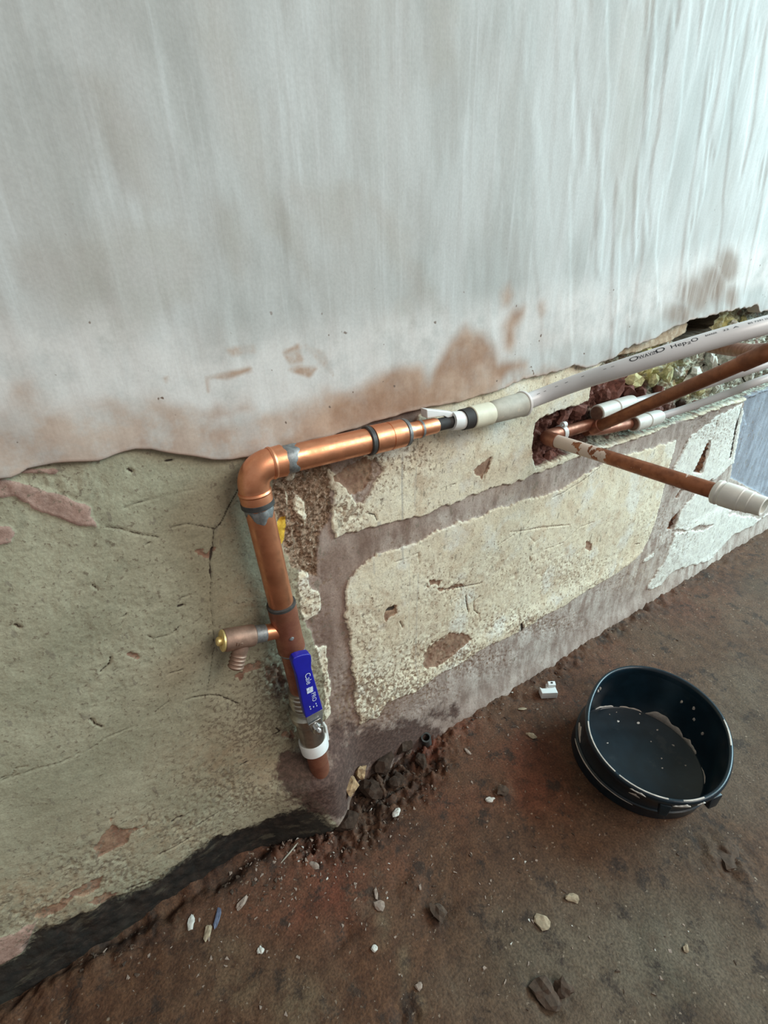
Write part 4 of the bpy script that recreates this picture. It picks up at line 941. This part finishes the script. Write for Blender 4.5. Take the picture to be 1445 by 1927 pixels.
for (u, v, r) in [(1163, 1357, .0028), (1201, 1360, .0032), (1147, 1344, .0014), (1143, 1398, .0014), (1237, 1373, .0018), (1245, 1427, .0016), (1246, 1445, .0018), (1267, 1402, .002), (1204, 1343, .0013), (1160, 1340, .0012), (1225, 1395, .0012), (1290, 1440, .0012)]:
    q = F(u, v, .0076) - BC; lump('plaster_spot', (q.x, q.y, .0072), (r * random.uniform(.8, 1.3), r * random.uniform(.6, 1), .0006), plaster_m if r < .0025 else plaster_w, bucket, u, 2, .3)
for (th, z, dz) in ((1.5, HB - .016, .004), (1.62, HB - .012, .003), (.05, HB - .035, .003), (-.12, HB - .03, .004), (-.22, HB - .045, .003), (-.45, HB - .05, .003)):
    q = bpt(th, z, -.0032); lump('plaster_spot', tuple(q), (.0022, .0022, dz), plaster_m, bucket, int(z * 1e4), 2, .3)
# two handle lugs under the rim
for (u, v) in ((1335, 1508), (1250, 1520)):
    th = th_px(u, v, HB - .03) if u > 1300 else th_px(u, v, HB - .02); q = bpt(th, HB - .02, 0); t = Vector((-math.sin(th), math.cos(th), 0)); nrm = Vector((math.cos(th), math.sin(th), 0))
    w = .011 if u > 1300 else .008
    prism('handle_lug', [q - t * w + Vector((0, 0, .008)), q + t * w + Vector((0, 0, .008)), q + t * w * .7 - Vector((0, 0, .016)), q - t * w * .7 - Vector((0, 0, .016))], nrm * .008, bucket_m, bucket, .002)

# ================================================================== SMALL THINGS ON THE FLOOR
fc = F(1030, 1306); 
# C-shaped clip: traced outline of its side, lying on the floor
cl = thing('loose_pipe_clip', 'small broken white plastic clip lying between wall and bucket', 'clip', (fc.x, fc.y, 0))
ca, sa = math.cos(-.55), math.sin(-.55)
def lp(x, y, z): x, y, z = x * 1.25, y * 1.25, z * 1.2; return (ca * x - sa * y, sa * x + ca * y, z + .002)
prism('clip_body', [lp(*q) for q in ((-.013, -.009, 0), (.012, -.009, 0), (.012, .010, 0), (-.001, .010, 0), (-.003, .001, 0), (-.010, .001, 0), (-.013, .004, 0))], (0, 0, .0150), white_pl, cl, .001)
prism('clip_tab', [lp(*q) for q in ((.0, .002, .0125), (.012, .002, .0125), (.013, .010, .0125), (.001, .010, .0125))], (0, 0, .0066), white_pl, cl, .0012)
lathe('screw_hole', lp(.0068, .0062, .0184), (0, 0, 1), [(0, .0022), (.0004, .0022)], black_d, cl, 16)
rg = F(800, 1395)
ro = thing('cut_pipe_end', 'short dark cut pipe end poking out of the rubble at the wall foot', 'pipe end', (rg.x, rg.y - .004, 0))
dirp = (Vector(CPOS) - Vector((rg.x, rg.y, 0))).normalized() * .55 + Vector((-.1, 0, .8)); dirp.normalize()
dark_metal = plain('dark_old_pipe', (0.10, 0.105, 0.10), .5, .5, .4, 120)
pe = sweep('pipe_stub', [Vector((0, 0, .004)) - dirp * .02 + dirp * t for t in (0, .010, .020, .030, .040)], .0088, dark_metal, ro, 28, inner=.0062)

chip_tan = plain('tan_plaster_chip', (0.31, 0.235, 0.155), .9, 0, .3, 200)
chip_white = plain('white_plaster_chip', (0.52, 0.49, 0.44), .85, 0, .2, 200)
chip_pink = plain('pinkish_plaster_chip', (0.27, 0.20, 0.16), .9, 0, .3, 200)
chip_blue = plain('blue_plastic_sliver', (0.09, 0.10, 0.15), .5, 0, .2, 200)
chip_brown = plain('brown_mortar_clod', (0.075, 0.047, 0.032), .95, 0, .4, 160)
wood_m = plain('pale_splinter', (0.32, 0.28, 0.22), .8, 0, .3, 150)
def chip(name, u, v, sx_, sy_, sz_, rot, mat, label, cat, seed, group=None, rough=.4):
    q = F(u, v); o = lump(name, (q.x, q.y, sz_ * .8 + float(0.0)), (sx_, sy_, sz_), mat, None, seed, 2, rough, (0, 0, rot))
    z = fz(q.x, q.y); o.location.z = z + sz_ * .72
    return tag(o, label, cat, group)
def fz(x, y):
    i = min(max(np.searchsorted(fx, x), 1), len(fx) - 1); j = min(max(np.searchsorted(fy, y), 1), len(fy) - 1)
    return float(max(FZ[j, i], FZ[j - 1, i], FZ[j, i - 1], FZ[j - 1, i - 1]))
fc_z = fz(fc.x, fc.y); cl.location.z = fc_z - .002
chip('plaster_chip', 1019, 1736, .0078, .0092, .0028, .4, chip_tan, 'round tan plaster chip on the floor, larger of the pair below the bucket', 'plaster chip', 1)
chip('plaster_chip', 1077, 1692, .0058, .0085, .0024, .9, chip_tan, 'oblong tan plaster chip right of and above the round one', 'plaster chip', 2)
chip('plaster_chip', 922, 1507, .0075, .0038, .0022, -.5, chip_white, 'bright white plaster flake on brown floor left of the bucket', 'plaster chip', 3)
chip('plaster_chip', 1000, 1384, .0055, .0095, .0022, .5, chip_tan, 'yellowish plaster flake on the floor below the loose white clip', 'plaster chip', 4)
chip('plaster_chip', 713, 1703, .0062, .0075, .0022, 1.2, chip_pink, 'pinkish chip below a thin splinter in the middle of the floor', 'plaster chip', 5)
chip('plaster_chip', 707, 1681, .0028, .0085, .0016, -.5, chip_pink, 'narrow pinkish splinter just above the pinkish chip', 'plaster chip', 6)
chip('plaster_chip', 1290, 1785, .0045, .0030, .0018, .3, chip_tan, 'tiny pale crumb alone at the lower right of the floor', 'plaster chip', 7)
chip('plaster_chip', 592, 1628, .0040, .0090, .0020, .7, chip_pink, 'pinkish flake on red dust right of the pale splinter', 'plaster chip', 8)
chip('plaster_chip', 543, 1560, .0070, .0050, .0020, .2, chip_pink, 'beige flake at the dark crack above the pale splinter', 'plaster chip', 9)
chip('plaster_chip', 360, 1738, .0042, .0090, .0018, -.3, chip_white, 'pale greenish flake at lower left near the dark skirting line', 'plaster chip', 10)
chip('plaster_chip', 391, 1757, .0042, .0095, .0018, -.5, chip_tan, 'tan sliver right of the pale greenish flake', 'plaster chip', 11)
chip('plaster_chip', 455, 1700, .0120, .0038, .0022, .5, chip_pink, 'long pinkish sliver right of the blue sliver', 'plaster chip', 12)
chip('plastic_sliver', 409, 1727, .0035, .0120, .0014, -.55, chip_blue, 'small blue plastic sliver on the dark floor at lower left', 'plastic sliver', 13)
chip('plaster_chip', 490, 1788, .0035, .0045, .0016, 0, chip_white, 'small white crumb on the floor left of the sandy patch', 'plaster chip', 14)
chip('plaster_chip', 704, 1786, .0042, .0036, .0018, 0, chip_white, 'small white crumb on the floor below the pinkish chip', 'plaster chip', 15)
chip('plaster_chip', 879, 1415, .0032, .0080, .0016, .1, chip_pink, 'upright pinkish flake beside the cut pipe end', 'plaster chip', 16)
chip('plaster_chip', 746, 1531, .0075, .0050, .0030, .1, chip_white, 'glistening white crumb in the dark rubble below the cut pipe end', 'plaster chip', 17)
chip('plaster_chip', 787, 1858, .0040, .0034, .0016, .1, chip_pink, 'pale pinkish crumb near the bottom edge of the floor', 'plaster chip', 18)
chip('plaster_chip', 982, 1335, .0090, .0030, .0016, -.6, chip_tan, 'flat tan flake left of the loose white clip', 'plaster chip', 19)
chip('plaster_chip', 904, 1320, .0065, .0055, .0035, 0, chip_tan, 'tan crumb lying right against the wall foot', 'plaster chip', 20)
o = chip('wood_splinter', 545, 1606, .0175, .0013, .0012, .35, wood_m, 'thin pale splinter lying on the red dust', 'splinter', 21, rough=.15)
chip('mortar_clod', 825, 1716, .0085, .0120, .0045, .2, chip_brown, 'brown mortar clod set in a dark hollow mid floor', 'clod', 22, rough=.6)
chip('mortar_clod', 1030, 1868, .0125, .0150, .0055, .2, chip_brown, 'larger of two dark clods at the bottom of the floor', 'clod', 23, rough=.6)
chip('mortar_clod', 1060, 1864, .0085, .0095, .0050, .2, chip_brown, 'smaller dark clod beside the larger one at the bottom', 'clod', 24, rough=.6)
chip('mortar_clod', 1372, 1620, .0200, .0120, .0030, .2, chip_brown, 'flat crumbly brown clod right below the bucket', 'clod', 25, rough=.7)
chip('mortar_clod', 945, 1492, .0090, .0075, .0022, .3, chip_brown, 'low brown clod left of the bucket', 'clod', 26, rough=.6)
def on_wall(u, v):                         # where the pixel's ray meets the uneven wall face
    for y in np.arange(-.075, .03, .001):
        p = P(u, v, float(y)); i = min(max(np.searchsorted(gx, p.x), 0), len(gx) - 1); j = min(max(np.searchsorted(gz, p.z), 0), len(gz) - 1)
        if Yw[j, i] <= y: break
    return p
ochre_m = plain('ochre_mortar', (0.34, 0.215, 0.115), .95, 0, .4, 160)
for i, (u, v, a, b, h, m, lb) in enumerate([(676, 1452, .010, .010, .018, ochre_m, 'tan mortar lump standing in the crack, upper piece'), (658, 1474, .013, .009, .012, ochre_m, 'tan mortar lump in the crack below the upper piece'),
    (718, 1430, .016, .020, .014, st_b, 'dark rubble lump between the tan mortar and the cut pipe end'), (756, 1412, .018, .014, .014, st_b, 'dark rubble lump against the wall left of the cut pipe end'), (792, 1432, .012, .011, .009, st_b, 'dark rubble lump right under the cut pipe end'),
    (700, 1490, .018, .014, .011, st_b, 'dark rubble lump below the tan mortar lumps'), (655, 1545, .017, .015, .010, st_b, 'dark rubble lump at the near end of the crack'), (745, 1470, .014, .012, .008, st_b, 'dark rubble lump out in front of the cut pipe end'),
    (620, 1530, .011, .010, .008, chip_brown, 'brown lump beside the near end of the crack')]):
    o = chip('rubble_lump', u, v, a, b, h, i, m, lb, 'rubble', 40 + i, rough=.45)
    if i < 3:                              # the tan pieces and the next lump stand against the haunch at the wall foot
        o.location = on_wall(u, v) + Vector((0, -.004, 0))

# crumbs nobody could count: one mesh
random.seed(21)
CV = []; CF = []; CMI = []
def crumbs(spots, mi, sz):
    for (u, v, ru, rv, n) in spots:
        for _ in range(n):
            q = F(u + random.gauss(0, ru), v + random.gauss(0, rv))
            if q.y > -.004 or math.hypot(q.x - .644, q.y + .23) < .125: continue
            z = fz(q.x, q.y); r = random.uniform(.3, 1) ** 2 * sz; a = random.uniform(0, 6.28); e = random.uniform(.35, 1)
            k0 = len(CV); h = r * random.uniform(.25, .6)
            ang = sorted(random.uniform(0, 6.28) for _ in range(5))
            for t in (0, 1):
                for g_ in ang:
                    x, y = r * math.cos(g_) * (1 - .3 * t), r * e * math.sin(g_) * (1 - .3 * t)
                    CV.append((q.x + x * math.cos(a) - y * math.sin(a), q.y + x * math.sin(a) + y * math.cos(a), z - .0006 + t * h))
            CF.append(tuple(k0 + 5 + k for k in range(5)))
            for k in range(5): CF.append((k0 + k, k0 + (k + 1) % 5, k0 + 5 + (k + 1) % 5, k0 + 5 + k))
            CMI.extend([mi] * 6)
crumbs([(960, 1360, 50, 36, 50), (850, 1450, 60, 40, 34), (560, 1600, 50, 50, 110), (480, 1680, 60, 50, 50), (760, 1540, 50, 40, 40), (640, 1650, 70, 60, 40), (800, 1600, 120, 100, 50), (1000, 1650, 160, 120, 40), (1250, 1750, 160, 100, 24), (450, 1750, 100, 70, 46), (700, 1800, 150, 80, 40), (300, 1830, 120, 60, 26), (1150, 1220, 60, 20, 10), (1350, 1060, 60, 25, 12)], 0, .0038)
crumbs([(960, 1350, 50, 40, 20), (770, 1540, 50, 30, 12), (560, 1600, 50, 40, 14), (900, 1600, 200, 150, 18), (700, 1750, 250, 100, 12), (1250, 1750, 160, 100, 8)], 1, .0030)
crumbs([(680, 1500, 60, 50, 120), (760, 1440, 40, 30, 70), (600, 1580, 50, 40, 60), (900, 1345, 40, 14, 30), (1010, 1275, 50, 10, 50), (1130, 1190, 60, 10, 50), (1250, 1100, 60, 12, 50), (1370, 1030, 50, 12, 50), (430, 1670, 80, 30, 60), (200, 1800, 90, 30, 50), (1000, 1650, 200, 150, 60)], 2, .0045)
me = mesh('plaster_crumbs', CV, CF)
o = link('plaster_crumbs', me, None, None, smooth=False)
for m in (chip_pink, chip_white, chip_brown): me.materials.append(m)
me.polygons.foreach_set('material_index', CMI)
tag(o, 'fine plaster and earth crumbs scattered over the brown floor', 'debris', None, 'stuff')
